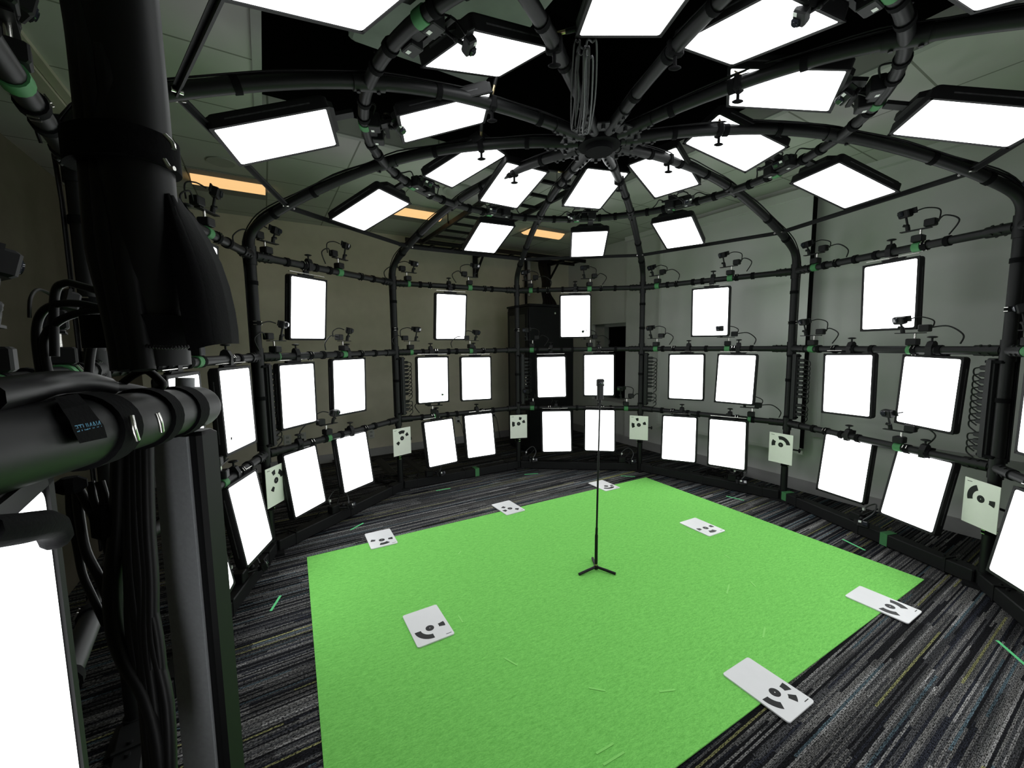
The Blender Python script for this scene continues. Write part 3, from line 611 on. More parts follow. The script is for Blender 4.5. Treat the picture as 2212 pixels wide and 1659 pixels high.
# ------------------------------------------------------------------ small cameras on the rails, the floor beams and the ring
def cam_body(root, c, Rm, m='plastic'):
    b = obj('body', MB().box(c, (.064, .036, .046), Rm, .005), m, root)
    c = np.array(c)
    obj('lens', MB().box(c + Rm @ V(.012, .021, .005), (.030, .010, .030), Rm, .004).cyl(c + Rm @ V(.012, .026, .005), c + Rm @ V(.012, .029, .005), .011, n=14), 'lens', b)
    obj('side_door', MB().box(c + Rm @ V(-.042, -.012, .006), (.026, .006, .034), Rm), m, b)
    return b
def rot_xyz(rx, ry, rz):
    return np.array(Matrix.Rotation(rz, 3, 'Z') @ Matrix.Rotation(ry, 3, 'Y') @ Matrix.Rotation(rx, 3, 'X'))
def rail_cam(variant):
    r = thing('action_camera', 'x', 'camera')
    z = .06 if variant == 1 else .085
    obj('mount_block', MB().box((0, 0, .047), (.052, .056, .040), None, .004), 'plastic', r)
    obj('pedestal', MB().cyl((-.008, 0, .06), (-.008, 0, .098), .006, n=10), 'chrome', r)
    obj('plate', MB().box((.015, 0, .10), (.14, .028, .005)), 'plastic', r)
    obj('battery_box', MB().box((-.05, 0, .127), (.052, .042, .042), None, .004), 'plastic', r)
    mb = MB().cyl((.05, 0, .10), (.052, .004, .125), .011, n=10).ball((.053, .005, .131), .012, 10).cyl((.053, .005, .131), (.072, .008, .137), .008, n=8).cyl((.053, .005, .135), (.06, .012, .10 + z), .006, n=8)
    obj('arm', mb, 'plastic', r)
    cam_body(r, (.062, .016, .118 + z), rot_xyz(-.25, 0, -.35))
    cab = smooth_path([(.02, 0, .125 + z), (-.02, -.02, .135 + z), (-.075, -.03, .11 + z), (-.07, -.035, .13)], 6)
    obj('cable', MB().tube(cab, .0035, 8), 'cable', r)
    cab = smooth_path([(-.075, 0, .13), (-.15, .0, .135), (-.21, -.005, .085), (-.2, -.01, .035)] if variant == 1 else [(-.075, 0, .12), (-.11, .01, .15), (-.17, .01, .11), (-.13, .0, .04)], 6)
    obj('cable', MB().tube(cab, .004, 8), 'cable', r)
    return r
def floor_cam():
    r = thing('action_camera', 'x', 'camera')
    obj('mount_block', MB().box((-.06, .0, .03), (.075, .06, .06), None, .005), 'plastic', r)
    obj('arm', MB().cyl((-.03, .02, .03), (.02, .07, .02), .009, n=8).ball((.02, .07, .02), .014, 10).ball((.0, .04, .045), .016, 10), 'plastic', r)
    b = cam_body(r, (.045, .085, .028), rot_xyz(.35, 0, -.5))
    obj('sticker', MB().box(V(.045, .085, .028) + rot_xyz(.35, 0, -.5) @ V(-.018, .0185, .012), (.016, .001, .014), rot_xyz(.35, 0, -.5)), 'sticker', b)
    obj('clamp_lever', MB().cyl((-.03, 0, .05), (.05, -.03, .13), .007, .004, n=8), 'plastic', r)
    cab = smooth_path([(.03, .07, .05), (.06, .02, .11), (.02, -.05, .15), (-.05, -.06, .10), (-.06, -.03, .05)], 6)
    obj('cable', MB().tube(cab, .0045, 8), 'greycable', r)
    obj('connector', MB().box((-.055, -.045, .085), (.014, .014, .018)), 'sticker', r)
    cab = smooth_path([(-.06, -.02, .03), (-.1, -.06, .03), (-.16, -.055, .02), (-.13, -.12, -.05), (0, -.14, -.088)], 6)
    obj('cable', MB().tube(cab, .004, 8), 'cable', r)
    return r
def ring_cam():
    r = thing('action_camera', 'x', 'camera')
    obj('mount_block', MB().box((0, .035, .015), (.06, .05, .06), None, .004), 'plastic', r)
    for x, y in ((-.075, .052), (.07, .058)):
        b = obj('power_box', MB().box((x, y, .01), (.072, .060, .075), None, .004), 'plastic2', r)
        obj('sticker', MB().box((x + .012, y - .01, -.0285), (.020, .016, .001)), 'sticker', b)
    obj('bar', MB().box((.0, .11, .03), (.24, .022, .012)).box((.03, .09, .05), (.05, .06, .03)), 'plastic', r)
    mb = MB().ball((-.06, .115, .02), .014, 10).cyl((-.06, .115, .02), (-.10, .14, -.02), .008, n=8).ball((-.10, .14, -.02), .012, 10).cyl((-.10, .14, -.02), (-.115, .165, -.03), .008, n=8)
    obj('arm', mb, 'plastic', r)
    Rm = rot_xyz(-.9, .2, .5); b = cam_body(r, (-.125, .185, -.03), Rm, 'plastic2')
    obj('sticker', MB().box(V(-.125, .185, -.03) + Rm @ V(-.018, .0185, .012), (.016, .001, .014), Rm), 'sticker', b)
    for pts in ([(-.125, .17, .0), (-.10, .13, .05), (-.03, .10, .08), (.03, .07, .05)], [(.07, .08, .04), (.05, .13, .07), (-.02, .13, .03), (-.05, .10, .0), (-.04, .06, -.02)], [(-.11, .05, .03), (-.17, .07, .05), (-.22, .03, .03), (-.27, .0, .03)], [(.10, .05, .03), (.15, .09, .06), (.2, .05, .04), (.26, 0, .03)]):
        obj('cable', MB().tube(smooth_path(pts, 6), .0045, 8), 'cable', r)
    return r
camproto = {}; cams = {}
def place_cam(kind, maker, mw, bucket, group, key):
    if kind not in camproto:
        o = maker(); o.matrix_world = mw; o['group'] = group; camproto[kind] = o
    else: o = dup(camproto[kind], mw, 'x', group)
    cams.setdefault(bucket, []).append((o, mw.translation.copy(), key))
LVN = {3: ('on the upper rail', 'cameras on the upper rail'), 2: ('on the waist-high rail', 'cameras on the waist-high rail'), 1: ('on the lowest rail', 'cameras on the lowest rail'), 0: ('on the floor beam', 'cameras on the floor beams')}
i = 0
for lv, z in ((3, Z3), (2, Z2), (1, Z1), (0, .097)):
    for s, fl in TAPES[lv].items():
        a, b = seg_ends(s); d_ = unit(b - a); L_ = np.linalg.norm(b - a); n_ = np.cross(d_, V(0, 0, 1))
        inward = n_ if n_ @ (-(a + b) / 2) > 0 else -n_
        for f in fl:
            i += 1; flip = -1 if (s in (1, 2, 3, 10) and lv > 0) else 1
            xd = d_ * flip; 
            if s in (8, 9, 7, 6): xd = d_
            Rm = np.array([xd, inward, V(0, 0, 1)]).T; jit = np.array(Matrix.Rotation(random.uniform(-.25, .25), 3, 'Z'))
            Rm = Rm @ jit * 1.18 if lv else Rm * 1.1
            p = a + d_ * L_ * f + V(0, 0, z)
            kind = ('rail1' if i % 2 else 'rail2') if lv else 'floor'
            place_cam(kind, (lambda v=1 if i % 2 else 2: rail_cam(v)) if lv else floor_cam, mat4(Rm, p), lv, LVN[lv][1], (s, f))
for s in (6, 7, 8, 9, 10, 1, 2, 3, 4):
    a_ = secaz(s); Rm = np.array([et(a_) * (1 if s in (6, 7, 8, 9, 10) else -1), -er(a_), V(0, 0, 1)]).T
    place_cam('ring', ring_cam, mat4(Rm, er(a_) * RR + V(0, 0, ZR - .01)), 'ring', 'cameras on the overhead ring', s)
for bkt, L_ in cams.items():
    vis = []
    for o, p, key in L_:
        x, y, z = proj(p)
        if -20 < x < IW + 20 and -20 < y < IH + 20 and z > .1: vis.append((x, o))
        else: o['label'] = 'small black camera %s, outside the edge of the photo' % (LVN[bkt][0] if bkt != 'ring' else 'on the overhead ring')
    vis.sort(key=lambda q: q[0])
    for j, (x, o) in enumerate(vis):
        o['label'] = 'small black camera with cable %s, %s' % (LVN[bkt][0] if bkt != 'ring' else 'with power boxes on the overhead ring', ordinal(j, len(vis)))

# ------------------------------------------------------------------ power strips on the posts
def power_strip():
    r = thing('power_strip', 'x', 'power strip')
    obj('housing', MB().box((0, 0, 0), (.046, .05, .62), None, .004).box((0, .03, .0), (.03, .012, .60)), 'plastic2', r)
    for i in range(13):
        if i == 9: continue
        z = .25 - .042 * i; w_ = random.uniform(-.004, .004)
        pl = obj('plug', MB().box((.046 + w_ / 2, 0, z), (.05 + w_, .034, .028), None, .004).cyl((.07, 0, z), (.088, 0, z), .006, n=8), 'plastic2', r)
        cab = smooth_path([(.086, 0, z), (.115, .004, z - .01), (.118, .0, z - .045), (.085, -.012, z - .075)], 5)
        obj('cord', MB().tube(cab, .004, 8), 'cable', pl)
    for z in (.29, -.29): obj('strap', MB().box((-.02, 0, z), (.1, .062, .018), None, .003), 'strap', r)
    return r
psl = {8: 'first', 9: 'second', 10: 'third', 1: 'fourth', 2: 'fifth', 3: 'rightmost'}; pp = None
for k in (8, 9, 10, 1, 2, 3):
    a = az(k); X = et(a); flip = -1 if k == 3 else 1
    c = er(a) * (R - .012) + X * flip * .055 + V(0, 0, 1.12)
    mw = mat4(np.array([X * flip, -er(a), V(0, 0, 1)]).T, c)
    lab = 'tall black power strip full of plugs on the %s' % SHL[k]
    if pp is None: pp = power_strip(); pp.matrix_world = mw; pp['label'] = lab; pp['group'] = 'power strips on the posts'
    else: dup(pp, mw, lab, 'power strips on the posts')

# ------------------------------------------------------------------ cables along the ribs and posts
RIBL = {1: 'rib above the post right of the window', 2: 'rib above the second post from the right', 3: 'rib above the rightmost post', 4: 'rib leaving at the upper right', 5: 'rib leaving at the top right of centre',
        6: 'rib leaving at the top centre', 7: 'rib passing behind the near pole', 8: 'rib above the first post from the left', 9: 'rib above the second post from the left', 10: 'rib above the post left of the window'}
for k, n in ((1, 4), (2, 5), (3, 5), (4, 5), (5, 3), (6, 3), (7, 3), (8, 4), (9, 4), (10, 3)):
    cb = thing('cable_bundle', 'thin black cables strapped along the ' + RIBL[k], 'cables', None, 'cable bundles along the ribs')
    t_ = et(az(k)); e_ = er(az(k))
    for j in range(n):
        off = (j - (n - 1) / 2) * .011; pts = []
        for q, r in enumerate((.16, .4, .62, .85, 1.05, 1.3, 1.5, 1.75, 2.0, 2.2, 2.33)):
            if k == 6 and r > 2.1: break
            pts.append(rib_pt(k, r) + V(0, 0, .036 + .018 * (r > 2.2) * 0 + random.uniform(0, .012) * (q % 2)) + t_ * (off + random.uniform(-.008, .008)) + e_ * (.02 if r > 2.15 else 0))
        if k not in (6,):
            pts += [e_ * (R + .042) + t_ * off + V(0, 0, z + random.uniform(-.01, .01)) for z in (2.28, 2.05, 1.8, 1.55, 1.3, 1.0, .8)]
        obj('cable', MB().tube(smooth_path(pts, 3), .0055 if j % 2 else .0042, 7), 'cable', cb)
lc = thing('hanging_cable_coil', 'long coil of thin grey cable hanging beside the overhead hub', 'cables')
for j in range(6):
    p0 = at(1240 + 6 * j + random.uniform(-3, 3), 282 + random.uniform(-12, 8), 2.28); p1 = at(1246 + 6.5 * j + random.uniform(-5, 5), 98 + random.uniform(-6, 40), 1.78 + random.uniform(-.05, .05))
    dx = RT * (.014 + .006 * (j % 3)); m_ = (p0 + p1) / 2 + V(0, 0, -.02) + RT * random.uniform(-.02, .02)
    pts = [p0 - dx * .3, p0 - dx, m_ - dx * 1.1, p1 - dx, p1 + V(0, 0, .01), p1 + dx * .7, m_ + dx * .6, p0 + dx * .5]
    obj('cable_loop', MB().tube(smooth_path(pts + [pts[0]], 5), .0045, 7), 'greycable' if j in (2, 4, 5) else 'cable', lc)

# ------------------------------------------------------------------ things on the walls and the ceiling
sc = thing('projection_screen', 'wide pale pull-down projection screen with black edge strip on the right wall', 'screen', mat4(ROT, room(2.72, .84, 0)))
obj('cloth', MB().box((0, 0, 1.68), (.004, 1.76, 2.50)), 'screen', sc)
for y in (-.885, .885): obj('edge_strip', MB().box((-.003, y, 1.70), (.010, .034, 2.46)), 'void' if y < 0 else 'screen', sc)
obj('bottom_bar', MB().box((0, 0, .425), (.02, 1.80, .035)), 'white', sc)
obj('case', MB().box((.02, 0, 2.98), (.09, 1.9, .10), None, .01), 'wall_r', sc)
cd_ = thing('blind_cord', 'thin pale bead cord hanging beside the black edge of the screen', 'cord', mat4(ROT, room(2.76, -.13, .7)))
obj('cord', MB().tube(smooth_path([(0, .01, 1.0), (0, 0, .5), (0, -.01, .06), (0, -.03, 0), (0, -.05, .06), (0, -.04, .5), (0, -.03, 1.0)], 4), .0025, 6), 'white', cd_)
obj('cord_weight', MB().box((0, -.03, -.02), (.02, .03, .045), None, .004), 'white', cd_)
OUT = [(-1.68, .37, 'leftmost on the beige wall'), (-1.51, .38, 'right of the leftmost one, with a black plug'), (-.65, .32, 'between the second post and the bottom row'), (.67, .39, 'behind the panels left of the cabinet'), (1.30, .42, 'beside the black cabinet')]
for q, (a, z, lb) in enumerate(OUT):
    o = thing('wall_outlet', 'white wall outlet ' + lb, 'outlet', mat4(ROT, room(a, B1 - .006, z)), 'outlets low on the beige wall')
    obj('face_plate', MB().box((0, 0, 0), (.085, .010, .125), None, .003), 'white', o)
    for zz in (-.028, .028): obj('socket', MB().box((0, -.006, zz), (.034, .003, .028)), 'base', o)
    if q in (1, 3, 4):
        pl = obj('plug', MB().box((0, -.022, -.028), (.03, .03, .024), None, .003), 'plastic', o)
        obj('cord', MB().tube(smooth_path([(0, -.035, -.03), (.03, -.06, -.08), (.06, -.05, -.2), (.09, -.06, -z + .01)], 5), .004, 7), 'cable', pl)
rk = thing('equipment_cabinet', 'tall black equipment cabinet with glass door standing in the far corner', 'cabinet', mat4(ROT, room(1.27, 2.72, 0)))
obj('body', MB().box((.39, .29, 1.05), (.78, .58, 2.04), None, .008).box((.39, .29, 2.085), (.80, .60, .03)), 'rack', rk)
dr = obj('door', MB().box((-.008, .29, 1.06), (.016, .54, 1.94), None, .003), 'rack', rk)
obj('door_glass', MB().box((-.018, .29, 1.06), (.004, .42, 1.80)), 'glass', dr)
obj('handle', MB().box((-.026, .06, 1.05), (.012, .03, .14), None, .003), 'chrome', dr)
obj('lock', MB().cyl((.44, -.004, 1.98), (.44, .0, 1.98), .014, n=12), 'chrome', rk)
tr = thing('cable_tray', 'black ladder cable tray hung under the ceiling from the far wall', 'cable tray', mat4(ROT, room(0, 0, 2.93)))
for a in (.04, .60): obj('side_rail', MB().box((a, 2.15, 0), (.03, 2.7, .05)), 'beam', tr)
for q in range(9): obj('rung', MB().box((.32, .95 + .3 * q, -.005), (.54, .03, .025)), 'beam', tr)
for b in (3.42, 3.72): obj('side_rail', MB().box((1.35, b, 0), (3.1, .03, .05)), 'beam', tr)
for q in range(10): obj('rung', MB().box((-.1 + .32 * q, 3.57, -.005), (.03, .28, .025)), 'beam', tr)
for q in range(4): obj('tray_cable', MB().tube(smooth_path([(-.1, 3.5 + .04 * q, .03), (.8, 3.52 + .04 * q, .035), (1.5, 3.5 + .04 * q, .03), (2.15, 3.52 + .03 * q, .03)], 4), .012, 8), 'cable', tr)
obj('hanger_rod', MB().cyl((.02, 2.5, 0), (.02, 2.5, .155), .006, n=8), 'beam', tr)
for a, lb in ((1.02, 'left'), (2.42, 'right')):
    o = thing('wall_bracket', 'black triangular wall bracket under the cable tray, the %s one' % lb, 'bracket', mat4(ROT, room(a, B1, 2.9)), 'brackets under the cable tray')
    obj('upright', MB().box((0, -.02, -.14), (.07, .04, .34)), 'beam', o)
    obj('shelf_arm', MB().box((0, -.22, -.004), (.06, .42, .03)), 'beam', o)
    obj('brace', MB().tube([(0, -.03, -.28), (0, -.30, -.02)], .018, 8), 'beam', o)
o = thing('cable_drop', 'thick black cable bundle dropping from the tray to the cabinet top', 'cables')
for q in range(5):
    dx = .03 * (q - 2)
    obj('cable', MB().tube(smooth_path([room(2.1 + dx, 3.55, 2.95), room(2.05 + dx, 3.5, 2.8), room(2.06 + dx, 3.42, 2.55), room(2.0 + dx, 3.34, 2.35), room(1.92 + dx * 1.5, 3.15, 2.2), room(1.86 + dx * 2, 3.05, 2.11)], 5), .024, 8), 'cable', o)
for a, m, r_, lb, z0 in ((1.93, 'plastic', .022, 'black conduit pipe left of the thick cable drop', 2.1), (1.99, 'white', .03, 'pale conduit pipe beside the thick cable drop', 2.35), (2.33, 'plastic', .018, 'thin black conduit pipe right of the thick cable drop', 2.1)):
    o = obj('conduit_pipe', MB().cyl(room(a, B1 - .06, z0), room(a, B1 - .06, 2.96), r_, n=12), m); tag(o, lb, 'pipe')
def ceiling_lamp(a, b, lb):
    o = thing('ceiling_light', lb, 'ceiling light', mat4(ROT, room(a, b, CZ)), 'warm square ceiling lights')
    obj('frame', MB().box((0, .0, -.004), (.59, .59, .008)), 'perf', o)
    pts = [(y, -.008 - .05 * math.cos(y / .12 * PI / 2)) for y in np.linspace(-.12, .12, 11)]
    mb = MB(); mb.prism([(p[0], p[1]) for p in pts], -.285, .285, (np.array([V(0, 1, 0), V(0, 0, 1), V(1, 0, 0)]).T, V(0, -.05, 0)))
    obj('lens', mb, 'lamp', o)
for a, lb in ((-3.85, 'warm ceiling light cut by the left edge of the photo'), (-2.05, 'warm ceiling light right of the near pole'), (-.25, 'warm ceiling light left of centre, behind a rib'), (1.55, 'warm ceiling light nearest the far corner')): ceiling_lamp(a, 2.83, lb)
o = obj('ceiling_speaker', MB().cyl((0, 0, -.008), (0, 0, 0), .10, n=24), 'trimgrey'); o.location = tuple(room(-2.08, 2.28, CZ)); tag(o, 'flat round ceiling speaker left of the outer light ring', 'speaker')
o = thing('smoke_detector', 'round white smoke detector on the ceiling near the hub', 'smoke detector', mat4(ROT, room(-.11, 1.89, CZ)))
obj('base_plate', MB().cyl((0, 0, -.02), (0, 0, 0), .16, n=28), 'trimgrey', o); obj('cap', MB().cyl((0, 0, -.045), (0, 0, -.02), .09, .13, n=28), 'trimgrey', o)
mb = MB().box((-2.90, 1.0, CZ - .02), (.14, 5.4, .04)).box((-3.02, 1.0, CZ - .012), (.05, 5.4, .024)).box((-2.80, 1.0, CZ - .012), (.05, 5.4, .024)); struct('trim_4', mb, 'cream')
dk = obj('air_duct', MB().box((0, 0, 0), (.95, 3.6, .5), None, .02), 'duct'); dk.matrix_world = mat4(ROT, room(-.82, -.9, 3.72)); tag(dk, 'dark painted air duct inside the black ceiling opening', 'duct')
for a, b0, b1, lb in ((-.62, 2.6, 3.6, 'left one of the pair behind the second post'), (-.29, 2.4, 3.5, 'right one of the pair behind the second post'), (2.14, 2.25, 3.0, 'beside the black cabinet')):
    o = thing('cable_cover', 'flat black floor cable cover, ' + lb, 'cable cover', mat4(ROT, room(a, (b0 + b1) / 2, 0)), 'floor cable covers')
    obj('cover', MB().prism([(-.06, 0), (.06, 0), (.035, .014), (-.035, .014)], -(b1 - b0) / 2, (b1 - b0) / 2, (np.array([V(1, 0, 0), V(0, 0, 1), V(0, -1, 0)]).T, V(0, 0, 0))), 'plastic', o)
def floor_coil(c, n, rad, lb, m='cable'):
    pts = []
    for q in range(n * 10):
        t_ = 2 * PI * q / 10; rr = rad * (1 + .35 * math.sin(q * 1.7) * random.uniform(.4, 1)); pts.append(V(c[0] + rr * math.cos(t_) * 1.5, c[1] + rr * math.sin(t_), .008 + .05 * random.random() + .002 * (q % 7)))
    o = obj('floor_cable', MB().tube(smooth_path(pts, 3), .005, 6), m); tag(o, lb, 'cables', 'loose cable piles on the floor')
floor_coil((-2.06, 1.72), 6, .11, 'loose black cable pile by the floor beam left of the second post')
floor_coil((.55, 2.62), 5, .12, 'loose black cable pile behind the beam right of the cabinet')
floor_coil((1.75, 2.05), 6, .11, 'loose black cable pile between the two middle right posts')
floor_coil((-1.9, 2.75), 5, .14, 'loose black cable pile along the beige wall')
floor_coil((-2.9, 2.45), 5, .13, 'loose black cable pile at the foot of the beige wall, farthest left')
# ------------------------------------------------------------------ the open door on the left, nearest the camera
E_ = at(424, 879, .575); F_ = at(60, 957, .29); gd = unit(F_ - E_); G_ = E_ + gd * .95
gh = unit(V(gd[0], gd[1], 0)); gn = V(-gh[1], gh[0], 0)
if gn[0] < 0: gn = -gn
gate = thing('swing_gate', 'black pipe gate swung open at the left edge of the photo', 'gate')
gp = obj('pipe', MB().cyl(E_, G_, .0285, n=28).ball(E_, .0285, 28, (1, 1, 1)), 'pipe', gate)
def on_pipe(px):      # distance along the gate pipe for a strap
    best = min(np.linspace(0, .6, 601), key=lambda s_: abs(proj(E_ + gd * s_)[0] - px)); return E_ + gd * best
for px, w_, r_ in ((380, .030, .0315), (312, .022, .0325), (190, .030, .0325)):
    p = on_pipe(px); obj('strap', MB().cyl(p - gd * w_ / 2, p + gd * w_ / 2, r_, n=26), 'strap', gp)
cq = at(386, 960, .528); cx, cy = float(cq[0]), float(cq[1])
obj('face_plate', MB().box((cx - .038, cy + .028, .715), (.050, .005, 1.43)), 'steelgrey', gate)
obj('square_tube', MB().box((cx - .027, cy + .049, .7175), (.056, .036, 1.435), None, .005), 'pipe', gate)
obj('hinge_barrel', MB().cyl(at(400, 856, .555), at(400, 816, .555), .0105, n=16), 'steelgrey', gate)
def pipe_hit(px, py, r_):      # where the line of sight meets the gate pipe's surface
    d_ = unit(FW + RT * (px - IW / 2) / FPX - UP * (py - IH / 2) / FPX); w0 = CAM - E_
    dv = d_ - gd * (d_ @ gd); wv = w0 - gd * (w0 @ gd); A_ = dv @ dv; B_ = 2 * dv @ wv; C_ = wv @ wv - r_ * r_; D_ = B_ * B_ - 4 * A_ * C_
    return CAM + d_ * ((-B_ - math.sqrt(max(D_, 0))) / (2 * A_))
for ps in (((283, 898), (289, 925), (297, 950)), ((339, 892), (346, 910), (350, 932))):
    obj('buckle', MB().tube(smooth_path([pipe_hit(*q, .0355) for q in ps], 4), .0021, 8), 'chrome', gp)
tg_px = [[(118, 858), (168, 850)], [(134, 885), (188, 872)], [(150, 908), (205, 894)], [(158, 930), (224, 918)], [(172, 958), (232, 945)]]
P = [pipe_hit(*q, .0345) for row in tg_px for q in row]; Q = [pipe_hit(*q, .0315) for row in tg_px for q in row]
mb = MB(); n = len(P); mb.add(P + Q, [(2 * q, 2 * q + 1, 2 * q + 3, 2 * q + 2) for q in range(4)] + [(n + 2 * q, n + 2 * q + 2, n + 2 * q + 3, n + 2 * q + 1) for q in range(4)] + [(2 * q, 2 * q + 2, n + 2 * q + 2, n + 2 * q) for q in range(4)] + [(2 * q + 1, n + 2 * q + 1, n + 2 * q + 3, 2 * q + 3) for q in range(4)] + [(n - 2, n - 1, 2 * n - 1, 2 * n - 2)])
obj('strap_tongue', mb, 'strap', gp)
fc = bpy.data.curves.new('lettering', 'FONT'); fc.body = 'NANLITE'; fc.align_x = 'CENTER'; fc.align_y = 'CENTER'; fc.size = .0064; fc.extrude = .0001
fo = bpy.data.objects.new('lettering', fc); COL.objects.link(fo)
me = bpy.data.meshes.new_from_object(fo.evaluated_get(bpy.context.evaluated_depsgraph_get())); bpy.data.objects.remove(fo)
me.materials.clear(); me.materials.append(M['blue'])
a0, a1 = pipe_hit(219, 915, .0347), pipe_hit(166, 927, .0347); up_ = pipe_hit(193, 929, .0347) - pipe_hit(191, 913, .0347)
tx = unit(a1 - a0); nn = unit(np.cross(tx, up_)); nn = nn if nn @ FW < 0 else -nn; ty = np.cross(nn, tx)
wid = max(v.co.x for v in me.vertices) - min(v.co.x for v in me.vertices); k_ = float(np.linalg.norm(a0 - a1)) / wid
lo = obj('lettering', me, None, gp, mat4(np.array([tx, ty, nn]).T * k_, (a0 + a1) / 2 + nn * .0004)); lo['label'] = 'pale blue upside-down lettering'
# panel hung on the gate
an_ = math.atan2(gn[1], gn[0]) + math.radians(18); gn = V(math.cos(an_), math.sin(an_), 0)
X = np.cross(V(0, 0, 1), gn); c0 = at(76, 1057, .315)
cen = c0 - X * PWD / 2 - V(0, 0, PHT / 2)
gpan = dup(protos['wall'], mat4(np.array([X, V(0, 0, 1), gn]).T, cen), 'large bright light panel hung on the open gate at the lower left corner', None)
if 'group' in gpan: del gpan['group']
for ch in list(gpan.children):
    if ch.name.startswith('clamp'):
        for g in list(ch.children): bpy.data.objects.remove(g)
        bpy.data.objects.remove(ch)
inv = Matrix(np.linalg.inv(np.array(gpan.matrix_world)).tolist())
ya = obj('yoke_arm', MB().tube(smooth_path([at(-40, 1152, .232), at(40, 1142, .257), at(88, 1134, .28), at(112, 1140, .30), at(120, 1165, .31)], 4), [.010] * 16 + [.009], 10), 'strap', gpan, inv)

# thick cables running down the near pole, straps and the black flap
cb = thing('cable_bundle', 'thick black cables strapped down the left side of the near pole', 'cables')
for pts, r_ in (([(150, -60), (172, 60), (186, 180), (196, 300), (205, 420), (216, 540), (243, 650), (262, 740), (270, 800)], .011), ([(172, -60), (196, 60), (208, 180), (219, 300), (229, 420), (241, 540), (262, 650), (281, 740), (290, 800)], .012),
                ([(205, -60), (222, 60), (238, 180), (250, 300), (260, 420), (270, 540), (286, 650), (300, 740), (310, 800)], .010)):
    obj('cable', MB().tube(smooth_path([at(x, y, .385 if y < 200 else .40) for x, y in pts], 4), r_, 12), 'cable', cb)
def ring_strap(py, h_, name='strap'):
    zc = at(300, py, .40)[2]; c = V(POLE[0], POLE[1], zc); lf = unit(at(200, py, .40) - at(330, py, .40)); A = []
    u = V(lf[0], lf[1], 0); u = unit(u); v = np.cross(V(0, 0, 1), u)
    prof = [(c + u * (.036 + .030) * math.cos(t_) * (1 if math.cos(t_) > 0 else .53) + v * .037 * math.sin(t_)) for t_ in np.linspace(0, 2 * PI, 28, endpoint=False)]
    mb = MB(); n = len(prof); mb.add([p + V(0, 0, -h_ / 2) for p in prof] + [p + V(0, 0, h_ / 2) for p in prof], [(i_, (i_ + 1) % n, n + (i_ + 1) % n, n + i_) for i_ in range(n)], True)
    mb.add([p + V(0, 0, h_ / 2) for p in prof], [tuple(range(n))]); mb.add([p + V(0, 0, -h_ / 2) for p in prof], [tuple(range(n))[::-1]])
    return obj(name, mb, 'strap', cb)
s1 = ring_strap(318, .030); s2 = ring_strap(715, .032)
bk = MB().tube(smooth_path([at(356, 292, .40), at(372, 309, .40), at(376, 322, .40)], 4), .0022, 8); obj('buckle', bk, 'chrome', s1)
obj('buckle', MB().tube(smooth_path([at(355, 345, .40), at(366, 362, .40), at(377, 364, .40)], 4), .0022, 8), 'chrome', s1)
ch = MB()
for q in range(14):
    th = q / 13; ch.ball(at(318 + 86 * th, 748 + 3 * math.sin(th * 3), .398 - .012 * math.sin(th * PI)), .0022, 6)
obj('bead_tie', ch, 'cable', cb)
# flap: a bent black fabric sheet
rows = [((352, 420), (385, 428)), ((353, 470), (418, 470)), ((360, 520), (449, 518)), ((372, 570), (474, 568)), ((382, 620), (492, 620)), ((389, 670), (504, 672)), ((397, 715), (510, 712)), ((406, 757), (512, 742))]
mb = MB(); P = []; NC = 7
for (x0, y0), (x1, y1) in rows:
    for j in range(NC):
        t_ = j / (NC - 1); P.append(at(x0 + (x1 - x0) * t_, y0 + (y1 - y0) * t_ - 6 * math.sin(t_ * PI), .415 + .07 * t_ - .03 * math.sin(t_ * PI)))
nr = len(rows); back = [p + FW * .004 for p in P]
F = [(i_ * NC + j, i_ * NC + j + 1, (i_ + 1) * NC + j + 1, (i_ + 1) * NC + j) for i_ in range(nr - 1) for j in range(NC - 1)]
n = len(P); mb.add(P + back, F + [tuple(n + q for q in f[::-1]) for f in F] + [(i_ * NC, (i_ + 1) * NC, n + (i_ + 1) * NC, n + i_ * NC) for i_ in range(nr - 1)] + [((i_ + 1) * NC - 1, n + (i_ + 1) * NC - 1, n + (i_ + 2) * NC - 1, (i_ + 2) * NC - 1) for i_ in range(nr - 1)], True)
fl = obj('fabric_flap', mb, 'strap'); tag(fl, 'curved black fabric flap hanging off the right side of the near pole', 'flap')
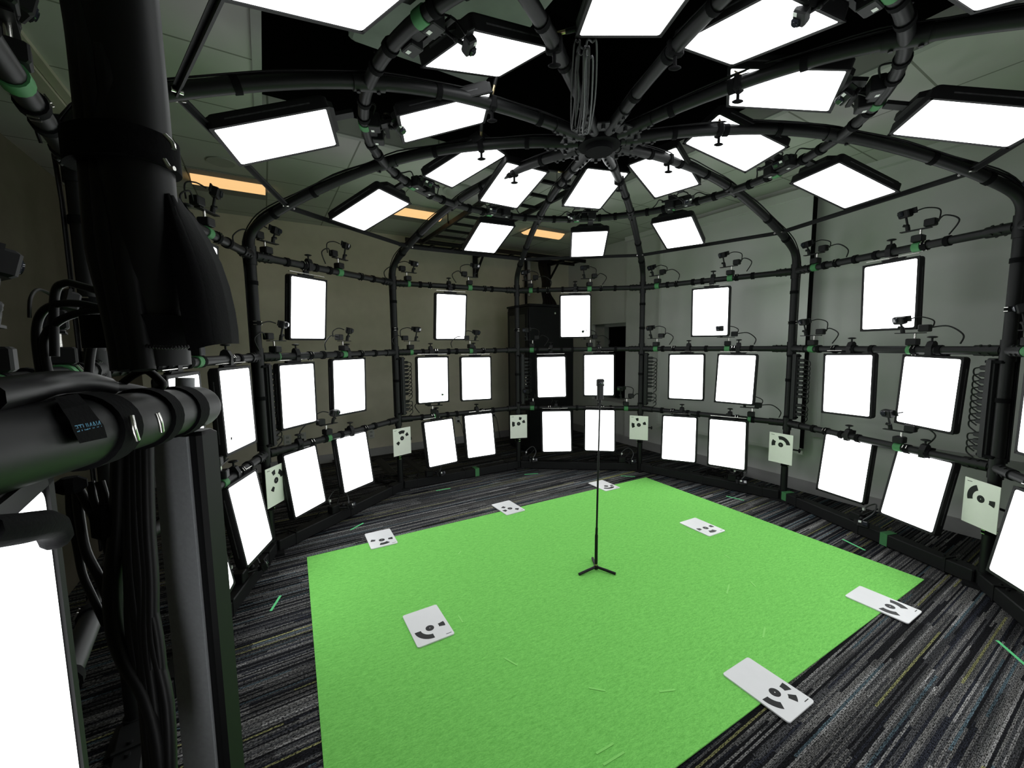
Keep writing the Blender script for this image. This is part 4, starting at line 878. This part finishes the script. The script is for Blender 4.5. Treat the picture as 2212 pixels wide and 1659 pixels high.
# cables lying on the gate pipe and hanging under it
cg = thing('cable_bundle', 'tangle of black cables lying on top of the near gate pipe', 'cables')
for pts, r_ in (([(-40, 905), (60, 868), (140, 848), (220, 836), (300, 845), (345, 862)], .007), ([(-40, 880), (70, 850), (160, 838), (250, 850), (330, 872)], .006), ([(-40, 940), (50, 905), (120, 880), (200, 862), (262, 856)], .009), ([(-40, 860), (50, 842), (110, 830), (175, 826), (230, 838)], .011)):
    obj('cable', MB().tube(smooth_path([at(x, y, .25 + .0008 * max(x, 0)) for x, y in pts], 5), r_, 9), 'cable', cg)
for pts in ([(190, 822), (200, 745), (228, 700), (262, 690)], [(90, 820), (78, 720), (98, 668), (160, 655), (250, 674)], [(105, 810), (95, 735), (130, 692), (190, 672), (250, 668)], [(118, 770), (118, 640), (140, 612), (175, 618), (242, 637)], [(250, 850), (268, 825), (312, 800), (345, 822), (350, 835), (320, 850)]):
    obj('cable', MB().tube(smooth_path([at(x, y, .46) for x, y in pts], 6), .0042, 8), 'cable', cg)
ch_ = thing('cable_bundle', 'thick black cables hanging under the gate pipe, left of the grey tube', 'cables')
hang = []
for q in range(11):
    x0 = 268 + 5 * q + random.uniform(-3, 3); w1, w2, w3 = (random.uniform(-9, 9) for _ in range(3))
    hang.append(([(x0, 915), (x0 + 2 + w1 * .4, 1120), (x0 + 8 + w1, 1250), (x0 + 22 + w2, 1380), (x0 + 38 + w3, 1520), (x0 + 52, 1700)], random.choice((.004, .0055, .0065))))
hang.append(([(262, 915), (258, 1100), (252, 1180), (243, 1270), (250, 1360), (275, 1430), (318, 1500), (345, 1600), (352, 1700)], .010))
for pts, r_ in hang + [([(150, 1060), (152, 1110), (166, 1180), (178, 1240), (200, 1290), (228, 1350)], .004), ([(165, 1060), (172, 1120), (185, 1190), (215, 1250), (235, 1300)], .005), ([(172, 1060), (200, 1110), (225, 1160), (240, 1205)], .005), ([(195, 1040), (205, 1090), (232, 1135), (252, 1150)], .004), ([(215, 1040), (225, 1080), (222, 1130), (245, 1170), (270, 1200)], .005)]:
    obj('cable', MB().tube(smooth_path([at(x, y, .50) for x, y in pts], 4), r_, 9), 'cable', ch_)
pb = obj('power_brick', MB().box(at(235, 1125, .50), (.03, .03, .045), None, .008), 'strap'); tag(pb, 'small black power brick tangled in cables under the gate pipe', 'power brick')
pb = obj('power_brick', MB().box(at(152, 1048, .46), (.024, .024, .018), None, .005), 'strap'); tag(pb, 'small black cable block just under the gate pipe', 'power brick')
